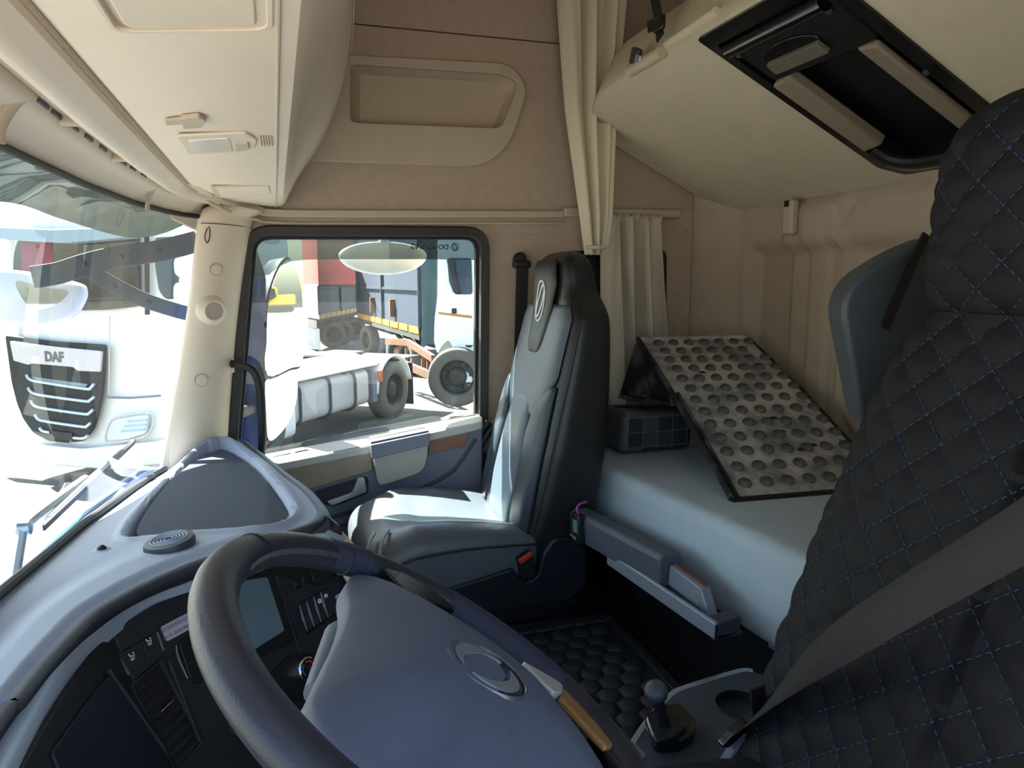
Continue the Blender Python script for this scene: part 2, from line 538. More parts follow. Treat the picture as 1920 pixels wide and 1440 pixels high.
# ------------------------------------------------------------------ windshield, header and pillar
YS = [0.16, 0.45, 0.8, 1.25, 1.7, 2.05, 2.25, 2.34, 2.385]
XT = [-.26, -.33, -.365, -.38, -.365, -.33, -.285, -.25, -.215]
XB = [-.36, -.41, -.43, -.435, -.42, -.39, -.365, -.345, -.33]
ZT = lambda y: 1.195
def ws(u, v):
    y = YS[0] + (YS[-1] - YS[0]) * u
    xt, xb = lerp(YS, XT, y), lerp(YS, XB, y)
    z = 0.40 + (ZT(y) - 0.40) * v
    return V((xb + (xt - xb) * v - 0.03 * math.sin(PI * v), y, z))
win = thing('window_1', 'dusty curved windshield', None, (-.38, 1.25, .4), kind='structure')
O('pane', grid(ws, 60, 20), WS_GLASS, win, smooth=80)
O('gasket', tube([ws(i / 50, 1.0) + V((.006, 0, .004)) for i in range(51)], .007, 8), RUBBER, win)
vg = lambda y: lerp([.16, 1.2, 2.25, 2.4], [.15, .15, .05, .04], y)
wsu = lambda y: (y - YS[0]) / (YS[-1] - YS[0])
O('gasket', tube([ws(wsu(.18 + 2.14 * i / 50), vg(.18 + 2.14 * i / 50) + .006) + V((.010, 0, 0)) for i in range(51)], .009, 8), RUBBER, win, label='lower black gasket at the dashboard edge')

# header lining above the windshield: profile (x offset from glass edge, z) swept along the cab
def header(prof, y0=0.16, y1=2.40, n=50):
    def fn(u, v):
        y = y0 + (y1 - y0) * u
        k = v * (len(prof) - 1)
        i = min(int(k), len(prof) - 2)
        t = k - i
        a, z = [prof[i][j] + (prof[i + 1][j] - prof[i][j]) * t for j in (0, 1)]
        xg = lerp(YS, XT, y)
        x = xg + (-0.205 - xg) * a if a <= 1 else -0.205 + (a - 1)
        # towards the corner the profile turns round into the side rail
        return V((x + 0.10 * sstep(2.15, 2.46, y) * min(a, 1), y, z))
    return grid(fn, n, (len(prof) - 1) * 3)
hd = S('trim_2', header([(-.02, 1.20), (.0, 1.205), (.25, 1.232), (.42, 1.243), (.46, 1.262), (.60, 1.262), (.64, 1.238), (.72, 1.234), (.93, 1.25), (.95, 1.268), (1.0, 1.268), (1.0, 1.30)]), BEIGE, 'beige header lining above the windshield', solid=.006, smooth=50)
# roller blind housing: ribs, end brackets and pull tabs
for a, z, r in ((.50, 1.258, .006), (.56, 1.258, .005), (.965, 1.262, .005)):
    O('rib', tube([V((lerp(YS, XT, y) + (-.205 - lerp(YS, XT, y)) * a + 0.10 * sstep(2.15, 2.46, y) * a, y, z)) for y in [0.2 + i * .05 for i in range(44)]], r, 6), BEIGE2, hd)
def hx(a, y):
    g = lerp(YS, XT, y)
    return g + (-.205 - g) * a + 0.10 * sstep(2.15, 2.46, y) * a
for y in (1.30, 1.64, 2.22):
    O('blind_bracket', box((hx(.52, y), y, 1.252), (.05, .022, .022), Matrix.Rotation(R(-8), 3, 'Z')), BEIGE2, hd, .004)
for y, s in ((1.14, 1), (2.06, .7)):
    O('pull_tab', tube(smoothpath([V((hx(.40, y), y, 1.243)), V((hx(.32, y), y + .006, 1.232)), V((hx(.22, y), y + .01, 1.205)), V((hx(.2, y), y + .012, 1.185))], 4), .011 * s, 8, r2=.004), BEIGE2, hd)
for y in (1.2, 1.27, 1.36, 1.45, 1.55, 1.72, 1.80, 1.9):
    O('slot', box((hx(.445, y), y, 1.250), (.008, .05, .006)), DOORD, hd)

# A-pillar trim
pl_L = [at(398, 383, Y=2.41), at(380, 394, Y=2.39), at(373, 412, Y=2.385), at(366, 470, Y=2.385), at(356, 560, Y=2.385), at(340, 660, Y=2.385), at(322, 760, Y=2.385), at(304, 860, Y=2.385), at(292, 930, Y=2.385)]
pl_R = [at(500, 398, Y=2.49), at(485, 405, Y=2.49), at(474, 420, Y=2.49), at(462, 490, Y=2.49), at(450, 580, Y=2.49), at(441, 670, Y=2.49), at(434, 760, Y=2.49), at(430, 850, Y=2.49), at(428, 930, Y=2.49)]
pL, pR = smoothpath(pl_L, 5), smoothpath(pl_R, 5)
def pillar(u, v):
    i = u * (len(pL) - 1); k = min(int(i), len(pL) - 2); t = i - k
    a, b = pL[k].lerp(pL[k + 1], t), pR[k].lerp(pR[k + 1], t)
    p = a.lerp(b, v)
    bul = math.sin(PI * min(1, v * 1.05)) ** 0.6
    return p + V((0.035 * bul * 0.3, -0.05 * bul, 0))
pil = S('trim_3', grid(pillar, 40, 24), BEIGE, 'beige windshield pillar trim with round plugs', solid=.008, smooth=70)
def pil_pt(px, py):
    d = ray(px, py)
    best = None
    for i in range(61):
        for j in range(41):
            p = pillar(i / 60, j / 40)
            q = p - CAM
            e = (q.normalized() - d.normalized()).length
            if best is None or e < best[0]: best = (e, p)
    return best[1]
PN = V((0.30, -0.95, 0)).normalized()
def pil_n(px, py):
    c_ = pil_pt(px, py)
    best = min(((pillar(i / 60, j / 40) - c_).length, i / 60, j / 40) for i in range(61) for j in range(41))
    u, v = best[1], best[2]
    n_ = (pillar(u + .02, v) - pillar(u - .02, v)).cross(pillar(u, v + .02) - pillar(u, v - .02)).normalized()
    return n_ if n_.y < 0 else -n_
for px, py, r in ((405, 507, .017), (377, 714, .0185)):
    O('round_plug', lathe([(0, .007), (r, .006), (r, .001), (r, -.01)], pil_pt(px, py), pil_n(px, py)), BEIGE, pil)
    O('plug_ring', lathe([(r + .0002, .0055), (r + .0018, .005), (r + .0018, -.01)], pil_pt(px, py), pil_n(px, py)), DOORG, pil)
c = pil_pt(398, 585); PN = pil_n(398, 585)
O('tweeter_ring', lathe([(.027, .017), (.031, .018), (.036, .012), (.046, .004), (.048, -.01)], c, PN, 32), BEIGE, pil, smooth=60)
O('tweeter_grille', lathe([(0, .017), (.027, .016), (.028, .006)], c, PN, 32), mat('tweeter_cloth', 'b3a698', .8, bump=.5, bscale=900), pil)
O('joint', tube([pillar(0.27, v / 24) + V((.001, -.004, 0)) for v in range(25)], .0018, 6), DOORD, pil)
k = pil_pt(390, 425)
O('wire_loop', tube(smoothpath([k, k + V((.006, -.012, -.01)), k + V((.004, -.014, -.035)), k + V((-.004, -.014, -.05)), k + V((-.009, -.014, -.03)), k], 5), .0016, 6), BLACK, pil)

# ------------------------------------------------------------------ overhead console
oc = thing('overhead_console', 'beige overhead storage console above the windshield', 'console', (0, 1.35, 1.24))
prof = [(-.205, 1.262), (-.19, 1.250), (.015, 1.244), (.033, 1.246), (.045, 1.258), (.058, 1.285), (.075, 1.318), (.10, 1.358), (.135, 1.405), (.165, 1.452), (.195, 1.515), (.222, 1.585), (.242, 1.66), (.256, 1.73), (.264, 1.80), (.27, 1.88), (.275, 2.12), (-.30, 2.12), (-.30, 1.31), (-.22, 1.30)]
ock = lambda y: 1 - .27 * sstep(2.465, 1.5, y)
O('shell', loft([[V((x if x < .034 or z > 2.1 else .034 + (x - .034) * ock(y), y, z)) for x, z in prof] for y in [.25 + 2.215 * i / 40 for i in range(41)]]), BEIGE, oc, smooth=40)
O('edge_bead', tube([V((.014, .25, 1.2435)), V((.014, 2.466, 1.2435))], .0022, 6), BEIGE2, oc)
O('edge_bead', tube([V((.034 + .221 * ock(y), y, 1.71)) for y in [.25 + 2.215 * i / 40 for i in range(41)]], .003, 6), BEIGE2, oc)
def ocp(px, py): return at(px, py, Z=1.2465)
lid = rpoly([ocp(150, -40), ocp(210, 55), ocp(512, 52), ocp(512, -40)], .02)
c0 = sum(lid, V()) / len(lid)
O('lid_frame', plate(lid, [[c0 + (p - c0) * 0.92 for p in lid]], (0, 0, -.004)), BEIGE, oc, .001)
O('lid', prism([c0 + (p - c0) * 0.80 for p in lid], (0, 0, -.004)), BEIGE, oc, .002)
lm = rpoly([ocp(330, 250), ocp(462, 244), ocp(482, 258), ocp(478, 272), ocp(462, 279), ocp(352, 285)], .012)
lamp = thing('reading_lamp', 'small reading lamp set in the overhead console', 'lamp', sum(lm, V()) / len(lm))
O('bezel', prism(lm, (0, 0, -.005)), BEIGE, lamp, .002)
O('lens', prism(rpoly([ocp(352, 257), ocp(428, 252), ocp(436, 277), ocp(364, 280)], .006) , (0, 0, -.0065)), mat('lamp_lens', 'dedad2', .15, coat=.3), lamp, .001)
O('switch', prism(rpoly([ocp(440, 262), ocp(464, 260), ocp(466, 272), ocp(443, 275)], .003), (0, 0, -.0085)), BEIGE2, lamp, .002)
for i in range(5):
    O('louvre', beam(ocp(487 + i * 5, 251) - V((0, 0, .002)), ocp(490 + i * 5, 270) - V((0, 0, .002)), .003, .005), BEIGE2, oc, .001)
cl = thing('sunglasses_clip', 'small beige clip beside the reading lamp', 'clip', ocp(347, 222))
O('base', prism(rpoly([ocp(338, 215), ocp(372, 211), ocp(386, 219), ocp(378, 231), ocp(344, 234)], .006), (0, 0, -.007)), BEIGE2, cl, .003)
O('tongue', prism(rpoly([ocp(309, 222), ocp(340, 218), ocp(342, 227), ocp(312, 229)], .003), (0, 0, -.005)), BEIGE2, cl, .002)
cv = [ocp(395, 348), ocp(514, 345), ocp(516, 363), ocp(405, 371)]
O('cover_frame', prism(rpoly(cv, .01), (0, 0, -.002)), BEIGE2, oc)
O('small_cover', prism(rpoly([ocp(406, 350), ocp(504, 347), ocp(506, 361), ocp(415, 368)], .006), (0, 0, -.005)), BEIGE, oc, .001)

# ------------------------------------------------------------------ passenger door and its window
WO = rpoly([(-.072, YW, 1.168), (.722, YW, 1.182), (.712, YW, .475), (-.17, YW, .375)], [.07, .07, .03, .02], 7)
win2 = thing('window_2', 'passenger door window', None, (.3, YW, .4), kind='structure')
O('pane', prism([p + V((0, .03, 0)) for p in WO], (0, .004, 0)), WIN_GLASS, win2, smooth=0)
O('seal', sweep(WO, [(-.016, -.02), (.012, -.024), (.018, -.01), (.018, .02), (-.016, .02)], closed=True, upv=(0, 1, 0)), SEALM, win2, .004, label='thick dark rubber window seal')
O('frame', sweep([p + V((0, .03, 0)) for p in WO], [(-.026, -.012), (.03, -.012), (.03, .012), (-.026, .012)], closed=True, upv=(0, 1, 0)), RUBBER, win2)
YD = 2.41
door = thing('door_1', 'grey passenger door panel', None, (.3, YD, 0), kind='structure')
dp = lambda px, py, dy=0.0: at(px, py, Y=YD + dy)
gcut = [(-.30, YD, -.08), (.68, YD, -.08), (.68, YD, .42), (.66, YD, .45)] + [dp(600, 905), dp(520, 868)] + [(-.30, YD, .36)]
O('card', prism([dp(440, 900), dp(522, 868), dp(692, 836), dp(805, 812), dp(886, 796), dp(905, 800), dp(905, 960)] + [V((.66, YD, -.05)), V((-.3, YD, -.05))], (0, .09, 0)), DOORG, door, .006)
O('sill', prism([dp(430, 893, -.012), dp(522, 869, -.012), dp(692, 836, -.012), dp(886, 795, -.012), dp(905, 789, -.012), at(905, 779, Y=2.50), at(892, 774, Y=2.50), at(500, 850, Y=2.50), at(430, 864, Y=2.50)], (0, .0, -.03)), mat('sill_plastic', 'c3c0b8', .6), door, .006)
O('vent_slot', beam(at(513, 858, Y=2.46) + V((0, 0, .002)), at(545, 851, Y=2.46) + V((0, 0, .002)), .008, .004), BLACK, door)
O('vent_slot', beam(at(553, 849, Y=2.46) + V((0, 0, .002)), at(578, 844, Y=2.46) + V((0, 0, .002)), .008, .004), BLACK, door)
O('upper_panel', prism(rpoly([dp(440, 905, -.008), dp(522, 873, -.008), dp(696, 839, -.008), dp(699, 882, -.008), dp(592, 914, -.008), dp(480, 955, -.008)], .006), (0, .02, 0)), mat('door_beige', '9d907d', .7, var=.05, vscale=20), door, .003, label='beige upper panel')
O('insert', prism(rpoly([dp(805, 813, -.008), dp(887, 796, -.008), dp(872, 836, -.008), dp(804, 853, -.008)], .006), (0, .02, 0)), BROWN, door, .003, label='brown rear insert')
# groove and lower field
lowf = smoothpath([dp(600, 978), dp(640, 965), dp(700, 945), dp(790, 915), dp(842, 888), dp(866, 862), dp(892, 822)], 5)
O('groove', tube(lowf, .008, 8, r2=.004, upv=(0, 1, 0)), DOORD, door)
O('groove', tube([dp(600, 997, -.002), dp(700, 962, -.002), dp(790, 935, -.002)], .004, 6), DOORD, door)
# pocket
pk = thing('door_pocket', 'grey plastic pocket hung over the sill of the passenger door', 'pocket', dp(750, 910, -.05))
def shell(top, bot, th):
    return loft([top, bot], True)
pf = lambda px, py: dp(px, py, -.055)
body_f = rpoly([pf(699, 848), pf(804, 824), pf(800, 866), pf(790, 886), pf(716, 911), pf(708, 905)], [.0, .0, .03, .03, .03, .02])
O('pocket_body', prism(body_f, (0, .05, 0)), mat('pocket_plastic', 'a3a096', .5, var=.04), pk, .006)
O('pocket_lip', prism([pf(694, 833) + V((0, -.012, 0)), pf(806, 810) + V((0, -.012, 0)), pf(804, 834) + V((0, -.012, 0)), pf(697, 860) + V((0, -.012, 0))], (0, .02, 0)), DOORG, pk, .004)
O('pocket_inside', join(prism([pf(695, 829), pf(804, 807), dp(797, 800, -.0), dp(695, 821, -.0)], (0, 0, -.02))), DOORD, pk)
O('pocket_hook', prism([dp(694, 822, -.014), dp(797, 801, -.014), dp(797, 804, -.014), dp(694, 826, -.014)], (0, .03, 0)), DOORD, pk, .002)
# inner handle
O('handle_recess', prism(rpoly([dp(588, 921, -.002), dp(672, 896, -.002), dp(690, 893, -.002), dp(691, 925, -.002), dp(625, 951, -.002), dp(606, 945, -.002)], .012), (0, .01, 0)), mat('recess_dark', '2d2e3a', .6), door, .002)
O('door_handle', join(prism(rpoly([dp(612, 941, -.02), dp(660, 924, -.02), dp(671, 896, -.02), dp(684, 895, -.02), dp(689, 923, -.02), dp(622, 949, -.02)], .008), (0, .02, 0))), SILV, door, .004, label='silver pull handle')
# grab handle on the pillar
gb = thing('grab_handle', 'black grab handle at the front of the passenger window', 'handle', at(495, 845, Y=2.42))
O('bar', tube(smoothpath([at(432, 682, Y=2.47), at(450, 684, Y=2.43), at(474, 694, Y=2.42), at(487, 725, Y=2.42), at(491, 775, Y=2.42), at(492, 830, Y=2.42), at(489, 860, Y=2.43)], 6), .0135, 12), RUBBER, gb)
O('foot', box(at(430, 683, Y=2.475), (.03, .035, .055)), BEIGE, gb, .006)
# weather strip of the door
for dx in (0, 14):
    O('weather_strip', tube(smoothpath([at(916 + dx, 790, Y=2.44), at(905 + dx, 806, Y=2.44), at(890 + dx, 830, Y=2.44), at(884 + dx, 855, Y=2.44), at(886 + dx, 950, Y=2.44)], 6), .014, 8), SEALM, door)
O('weather_strip', tube([at(906, 850, Y=2.455), at(908, 960, Y=2.455)], .012, 8), BLUED, door)

# passenger shoulder belt
sb = thing('shoulder_belt', 'black shoulder belt on the pillar behind the passenger window', 'seat belt', at(975, 800, Y=2.45))
bp0 = at(979, 489, Y=2.46)
O('anchor', lathe([(0, .03), (.016, .028), (.024, .016), (.025, .0), (.02, -.006)], bp0 + V((0, .03, .006)), (0, -1, .15), 20), RUBBER, sb)
O('anchor_cover', box(bp0 + V((0, .005, -.012)), (.07, .03, .03)), RUBBER, sb, .012, 3)
O('webbing', sweep([bp0 + V((.002, .0, -.01)), at(978, 560, Y=2.455), at(974, 700, Y=2.44), at(968, 830, Y=2.40)], [(-.023, -.0012), (.023, -.0012), (.023, .0012), (-.023, .0012)], upv=(0, 1, 0)), BELT, sb)

# ------------------------------------------------------------------ dashboard
E0 = [(-.215, 2.43), (-.13, 2.40), (-.076, 2.225), (-.003, 1.944), (.046, 1.77), (.072, 1.627), (.077, 1.557), (.057, 1.497), (.024, 1.467), (-.038, 1.423), (-.104, 1.377), (-.152, 1.344), (-.213, 1.283), (-.252, 1.23), (-.282, 1.175), (-.297, 1.113), (-.311, 1.028), (-.319, .949), (-.325, .908), (-.33, .6), (-.33, .17)]
EP = smoothpath([V((x, y, .50)) for x, y in E0], 6)
NE = len(EP)
TRAY = [at(x, y, Z=.5) for x, y in [(238, 992), (300, 903), (370, 845), (400, 834), (425, 832), (482, 868), (530, 925), (547, 962), (522, 985), (470, 998), (380, 1005), (285, 1004)]]
TRAYS = smoothpath(TRAY, 4, True)
def sdf(p, poly):
    d = 1e9; inside = False
    n = len(poly)
    for i in range(n):
        a, b = poly[i - 1], poly[i]
        ex, ey = b.x - a.x, b.y - a.y
        wx, wy = p.x - a.x, p.y - a.y
        t = max(0, min(1, (wx * ex + wy * ey) / (ex * ex + ey * ey + 1e-12)))
        d = min(d, math.hypot(wx - ex * t, wy - ey * t))
        if (a.y > p.y) != (b.y > p.y) and p.x < (b.x - a.x) * (p.y - a.y) / (b.y - a.y) + a.x:
            inside = not inside
    return -d if inside else d
def dash_top(u, v):
    i = u * (NE - 1); k = min(int(i), NE - 2)
    e = EP[k].lerp(EP[k + 1], i - k)
    yf = min(e.y, 2.37)
    f = ws(wsu(yf), vg(yf))
    p = V((f.x + (e.x - f.x) * v, e.y + (yf - e.y) * (1 - v), 0))
    z = f.z - .004 + (.504 - f.z) * sstep(0, .45, v) + .012 * sstep(.95, .8, v) * sstep(0.3, .6, v)
    if e.y > 1.35 and -.35 < p.x:
        d = sdf(p, TRAYS)
        z += .006 * (sstep(.03, .012, d) - sstep(.012, .004, d)) - .03 * sstep(.002, -.008, d)
    p.z = z
    return p
dash = thing('dashboard', 'grey wrap-around dashboard with a sunken tray on the passenger side', 'dashboard', (-.15, 1.3, -.05))
O('dash_top', grid(dash_top, 230, 90), DASH, dash, smooth=45)
O('tray_liner', prism([V((p.x, p.y, .470)) for p in [q + (sum(TRAYS, V()) / len(TRAYS) - q) * .085 for q in TRAYS]], (0, 0, .0185)), LINER, dash, label='dark speckled anti-slip liner')
O('dash_rim', sweep(EP, [(.006, .002), (-.004, .0), (-.008, -.005), (-.008, -.012), (-.002, -.018), (.03, -.018), (.03, -.006)]), DASHD, dash, smooth=60)
O('passenger_rim', sweep([p for p in EP if p.y > 1.54], [(.006, .0), (-.012, -.004), (-.018, -.016), (-.016, -.032), (-.004, -.042), (.03, -.042), (.03, -.01)]), DASHD, dash, smooth=60)
SU = [at(x, y, Z=.463) for x, y in [(640, 1000), (600, 987), (540, 1006), (470, 1036), (361, 1083), (294, 1109), (231, 1141), (168, 1187), (105, 1250), (42, 1326), (0, 1385), (-60, 1480)]]
SL = [at(x, y, Z=.446) for x, y in [(646, 1012), (604, 998), (545, 1020), (475, 1050), (361, 1099), (294, 1124), (238, 1152), (176, 1206), (122, 1272), (72, 1352), (25, 1439), (-30, 1560)]]
SUp, SLp = smoothpath(SU, 5), smoothpath(SL, 5)
EL = smoothpath([at(x, y, Z=.496) for x, y in [(636, 985), (602, 966), (545, 998), (480, 1019), (374, 1055), (294, 1088), (235, 1118), (168, 1161), (100, 1230), (34, 1311), (0, 1350), (-60, 1420)]], 5)
O('rim_face', loft([EL, [a.lerp(b, .45) + V((0, 0, .006)) for a, b in zip(EL, SUp)], [p + V((0, 0, .004)) for p in SUp], [p + V((0, 0, -.004)) for p in SUp]], False, False), DASHD, dash, solid=.003, smooth=70)
O('silver_strip', loft([SUp, [q.lerp(r, .5) + V((0, 0, .0025)) for q, r in zip(SUp, SLp)], SLp, [p + V((0, 0, -.02)) for p in SLp]], False, False), mat('satin_strip', 'b9c6d6', .35, metal=.25), dash, smooth=60)
# under the rim on the passenger side
O('passenger_fascia', loft([[p + V((-.02, -.0, -.04)) for p in EP if p.y > 1.6], [p + V((-.05, 0, -.53)) for p in EP if p.y > 1.6]], False, False), DOORG, dash, solid=.01)
# instrument face leaning towards the driver
FN = V((.66, -.68, .33)).normalized()
FP0 = V((-.16, 1.355, .43)) - FN * .012
FU = V((-.72, -.69, 0)).normalized()
FU = (FU - FN * FU.dot(FN)).normalized()
FV = FN.cross(FU)
if FV.z < 0: FV = -FV
fp = lambda px, py, l=0.0: on(px, py, FP0 + FN * l, FN)
def fslab(pts, l0, l1, r=0.0):
    q = [fp(x, y, l0) for x, y in pts]
    if r: q = rpoly(q, r)
    return prism(q, FN * (l1 - l0))
O('instrument_panel', prism([fp(x, y) for x, y in [(210, 1183), (294, 1132), (361, 1106), (470, 1058), (560, 1023), (622, 1006), (668, 1064), (760, 1500), (350, 1520)]], FN * -.02), PANELD, dash, .002)
CA, CB, CCp = fp(206, 1172), fp(350, 1520), at(25, 1439, Z=.445)
CN = (CB - CA).cross(CCp - CA).normalized()
if CN.x < 0: CN = -CN
cp = lambda px, py, l=0.0: on(px, py, CA + CN * l, CN)
O('cluster_panel', prism([cp(x, y) for x, y in [(208, 1183), (174, 1224), (92, 1348), (34, 1452), (-50, 1580), (350, 1520)]], CN * -.02), PANELD, dash, .002)
O('cluster_hood', prism([(-.33, .80, .45), (-.33, .17, .45), (-.20, .17, .0), (-.20, .80, .0)], (-.02, 0, 0)), PANELD, dash)
# passenger-side end panel, beige
ends = [at(622, 984, Y=1.62), at(636, 994, Y=1.62), at(654, 1012, Y=1.62), at(671, 1036, Y=1.62), at(684, 1060, Y=1.62), at(694, 1090, Y=1.62), V((.22, 1.62, .05)), V((.22, 1.62, -.02))]
ends = smoothpath(ends, 4)
O('end_panel', loft([[p + V((-.05, -.05, -.006)) for p in ends], ends, [p + V((-.02, .05, -.002)) for p in ends], [p + V((-.12, .09, -.01)) for p in ends]], False, False), BEIGE, dash, solid=.006, smooth=60, label='beige end panel of the centre stack')
# centre vent top panel
O('top_field', fslab([(470, 1062), (560, 1010), (622, 1008), (655, 1062), (600, 1100)], .0, .004, .01), BLACK, dash, .001)
O('knob', lathe([(0, .012), (.010, .012), (.012, .0)], fp(612, 1030, .002), FN, 16), BLACKG, dash)
# left instrument screen
O('cluster_screen', prism(rpoly([cp(x, y, .001) for x, y in [(92, 1412), (165, 1310), (204, 1262), (330, 1440), (120, 1480)]], .006), CN * .004), DISPD, dash, .001, label='dark instrument screen')
O('screen_edge', beam(cp(203, 1256, .005), cp(310, 1410, .005), .003, .006), DASHD, dash)
# seat heater buttons with white pictograms
for q, c in ((((219, 1228), (262, 1203), (272, 1243), (240, 1264)), (247, 1231)), (((263, 1202), (292, 1186), (303, 1218), (273, 1243)), (279, 1203))):
    b = O('seat_heater_button', fslab(q, .0, .006, .002), PANELD, dash, .001)
    cc = fp(c[0], c[1], .0066)
    O('pictogram', join(join(
        tube([cc + FV * .006 - FU * -.004, cc + FV * .001 - FU * -.002, cc + FV * .0 - FU * .005], .0011, 5),
        tube([cc + FV * -.003 - FU * -.003, cc + FV * -.003 - FU * .004], .0009, 5),
        tube([cc + FV * -.0055 - FU * -.002, cc + FV * -.0055 - FU * .003], .0009, 5),
        tube([cc + FV * .006 - FU * .004, cc + FV * .0025 - FU * .0045], .0009, 5))), WPRINT, b)
O('button_edge', beam(fp(219, 1230, .004), fp(240, 1266, .004), .003, .006), DOORG, dash)
O('button_edge', beam(fp(293, 1186, .004), fp(305, 1220, .004), .003, .006), DOORG, dash)
# paper sticker with blurred lines of print
stp = [(300, 1176), (388, 1130), (396, 1158), (312, 1203)]
st = O('sticker', fslab(stp, .0, .0015, .004), STICK, dash)
bu = (fp(388, 1130) - fp(300, 1176)).normalized()
bv = FN.cross(bu)
for body, px, py, h in (('ВНИМАНИЕ', 330, 1170, .0075), ('Закрыть давление и отпуск ВД', 352, 1173, .0062)):
    O('print', text(body, fp(px, py, .0022), bu, bv, h), mat('print_ink', '5d5a70', .8), st, smooth=0)
# air vent with slats
vx = [(252, 1285), (300, 1243), (378, 1392), (330, 1440)]
O('air_vent_frame', plate([fp(*p, .008) for p in [(244, 1286), (306, 1232), (384, 1394), (330, 1446)]], [[fp(*p, .008) for p in vx]], FN * -.01), PANELD, dash, .002)
O('air_vent_back', fslab(vx, .0005, .001), BLACK, dash)
for i in range(9):
    t = (i + .6) / 9
    a = fp(252 + (330 - 252) * t, 1285 + (1440 - 1285) * t, .004)
    b = fp(300 + (378 - 300) * t, 1243 + (1392 - 1243) * t, .004)
    O('slat', beam(a, b, .010, .0022, FN * .6 + FV), PANELD, dash, .0005)
O('vent_slider', beam(fp(302, 1335, .011), fp(325, 1312, .011), .005, .005), CHROME, dash, .001)
O('vent_edge', beam(fp(316, 1240, .008), fp(374, 1390, .008), .003, .006), DASHD, dash, .001)
# ignition bezel and round gauge partly behind the wheel
O('switch_bezel', fslab([(331, 1205), (352, 1190), (392, 1180), (405, 1250), (370, 1285), (352, 1272)], .0, .006, .01), BLACK, dash, .002)
O('bezel_edge', tube(smoothpath([fp(331, 1210, .007), fp(334, 1232, .007), fp(352, 1272, .007)], 4), .0018, 6), DOORG, dash)
O('rotary_switch', lathe([(0, .028), (.012, .026), (.014, .006), (.015, 0)], fp(371, 1208, .004), FN, 20), mat('rotary_blue', '4c5f86', .5), dash)
O('gauge_ring', tube([fp(455, 1345, .006) + (FU * math.cos(a) + FV * math.sin(a)) * .03 for a in [i * PI / 12 for i in range(24)]], .0015, 6, closed=True), DASHD, dash)
# centre display
O('display_frame', fslab([(380, 1085), (508, 1075), (560, 1200), (470, 1240), (440, 1250)], .0, .004, .006), BLACK, dash, .001)
O('display', fslab([(392, 1100), (500, 1082), (532, 1182), (470, 1222), (440, 1235)], .004, .006, .004), DISP, dash, label='grey-blue centre display')
O('panel_joint', beam(fp(517, 1080, .004), fp(562, 1225, .004), .002, .003), DASHD, dash)
# rocker switches: two upper, four middle, two lower
def rocker(pts):
    return fslab(pts, .001, .007, .0015)
for k, (x, y) in enumerate(((548, 1090), (566, 1082), (584, 1074))):
    O('switch_edge', beam(fp(x, y, .006), fp(x + 5, y + 17, .006), .003, .005), DASHD, dash)
O('switch_row_gap', beam(fp(549, 1107, .003), fp(588, 1086, .003), .002, .003), BLACK, dash)
mid = []
for i in range(5):
    x, y = 561 + i * 13.2, 1133 - i * 8.2
    mid.append((x, y))
for i in range(4):
    (x, y), (x2, y2) = mid[i], mid[i + 1]
    r_ = O('rocker_switch', fslab([(x + 1.5, y), (x2 - .5, y2 + 1), (x2 + 15.5, y2 + 45), (x + 17.5, y + 49)], .001, .006, .001), PANELD, dash, .001)
    O('switch_edge', loft([[fp(x - .5, y + 2, .0065), fp(x + 1.5, y + 1, .0065)], [fp(x + 5, y + 27, .0085), fp(x + 10, y + 25, .0085)], [fp(x + 14.5, y + 51, .0065), fp(x + 17, y + 50, .0065)]], False, False), DOORG, r_, solid=.0015)
O('parking_mark', lathe([(0, .0012), (.0052, .001), (.0053, 0)], fp(599, 1127, .007), FN, 18), WPRINT, dash)
O('parking_letter', text('P', fp(599, 1127, .0087), FU * -1, FV, .006), PANELD, dash, smooth=0)
cc = fp(611.5, 1118, .007)
O('trailer_mark', join(prism([cc - FU * -.005, cc - FU * .004, cc - FU * .004 + FV * .004, cc - FU * -.005 + FV * .006], FN * .0008), box(cc - FV * .002 - FU * -.003, (.002, .002, .002)), box(cc - FV * .002 - FU * .003, (.002, .002, .002))), WPRINT, dash, smooth=0)
O('row_gap', beam(fp(561, 1135, .003), fp(612, 1104, .003), .002, .003), BLACK, dash)
O('row_gap', beam(fp(577, 1187, .003), fp(628, 1152, .003), .002, .003), BLACK, dash)
O('row_gap', beam(fp(600, 1205, .003), fp(638, 1180, .003), .002, .003), BLACK, dash)
s2 = O('notice_sticker', fslab([(628, 1117), (645, 1109), (651, 1121), (633, 1133)], .0, .0015, .003), STICK, dash)
for i in range(3):
    O('print', beam(fp(631, 1119.5 + i * 4, .002), fp(646, 1112.5 + i * 4, .002), .0012, .0004, FN), mat('print_ink', '5d5a70', .8), s2, smooth=0)
# climate dial
kc = fp(564, 1255, .0)
dial = O('climate_dial', lathe([(.0, .022), (.020, .022), (.0215, .020), (.022, .004), (.0225, .0)], kc, FN, 32), BLACK, dash)
O('dial_ring', lathe([(.0205, .0235), (.0235, .022), (.025, .016), (.025, .004), (.0205, .004)], kc, FN, 36), CHROME, dial, smooth=60)
def arc(c, r, a0, a1, h, n=10):
    return [c + FN * h + (FU * -math.cos(a) + FV * math.sin(a)) * r for a in [a0 + (a1 - a0) * i / n for i in range(n + 1)]]
O('red_arc', tube(arc(kc, .0145, R(20), R(100), .0225), .0021, 6), RED, dial)
O('blue_arc', tube(arc(kc, .0145, R(125), R(215), .0225), .0014, 6), mat('blue_print', '2f6fb5', .6), dial)
O('pointer', tube(arc(kc, .004, R(40), R(41), .0225, 1), .0018, 6), DOORG, dial)
O('dial_surround', fslab([(505, 1262), (548, 1222), (600, 1232), (600, 1300), (545, 1320), (510, 1300)], .0, .004, .012), BLACK, dash, .001)
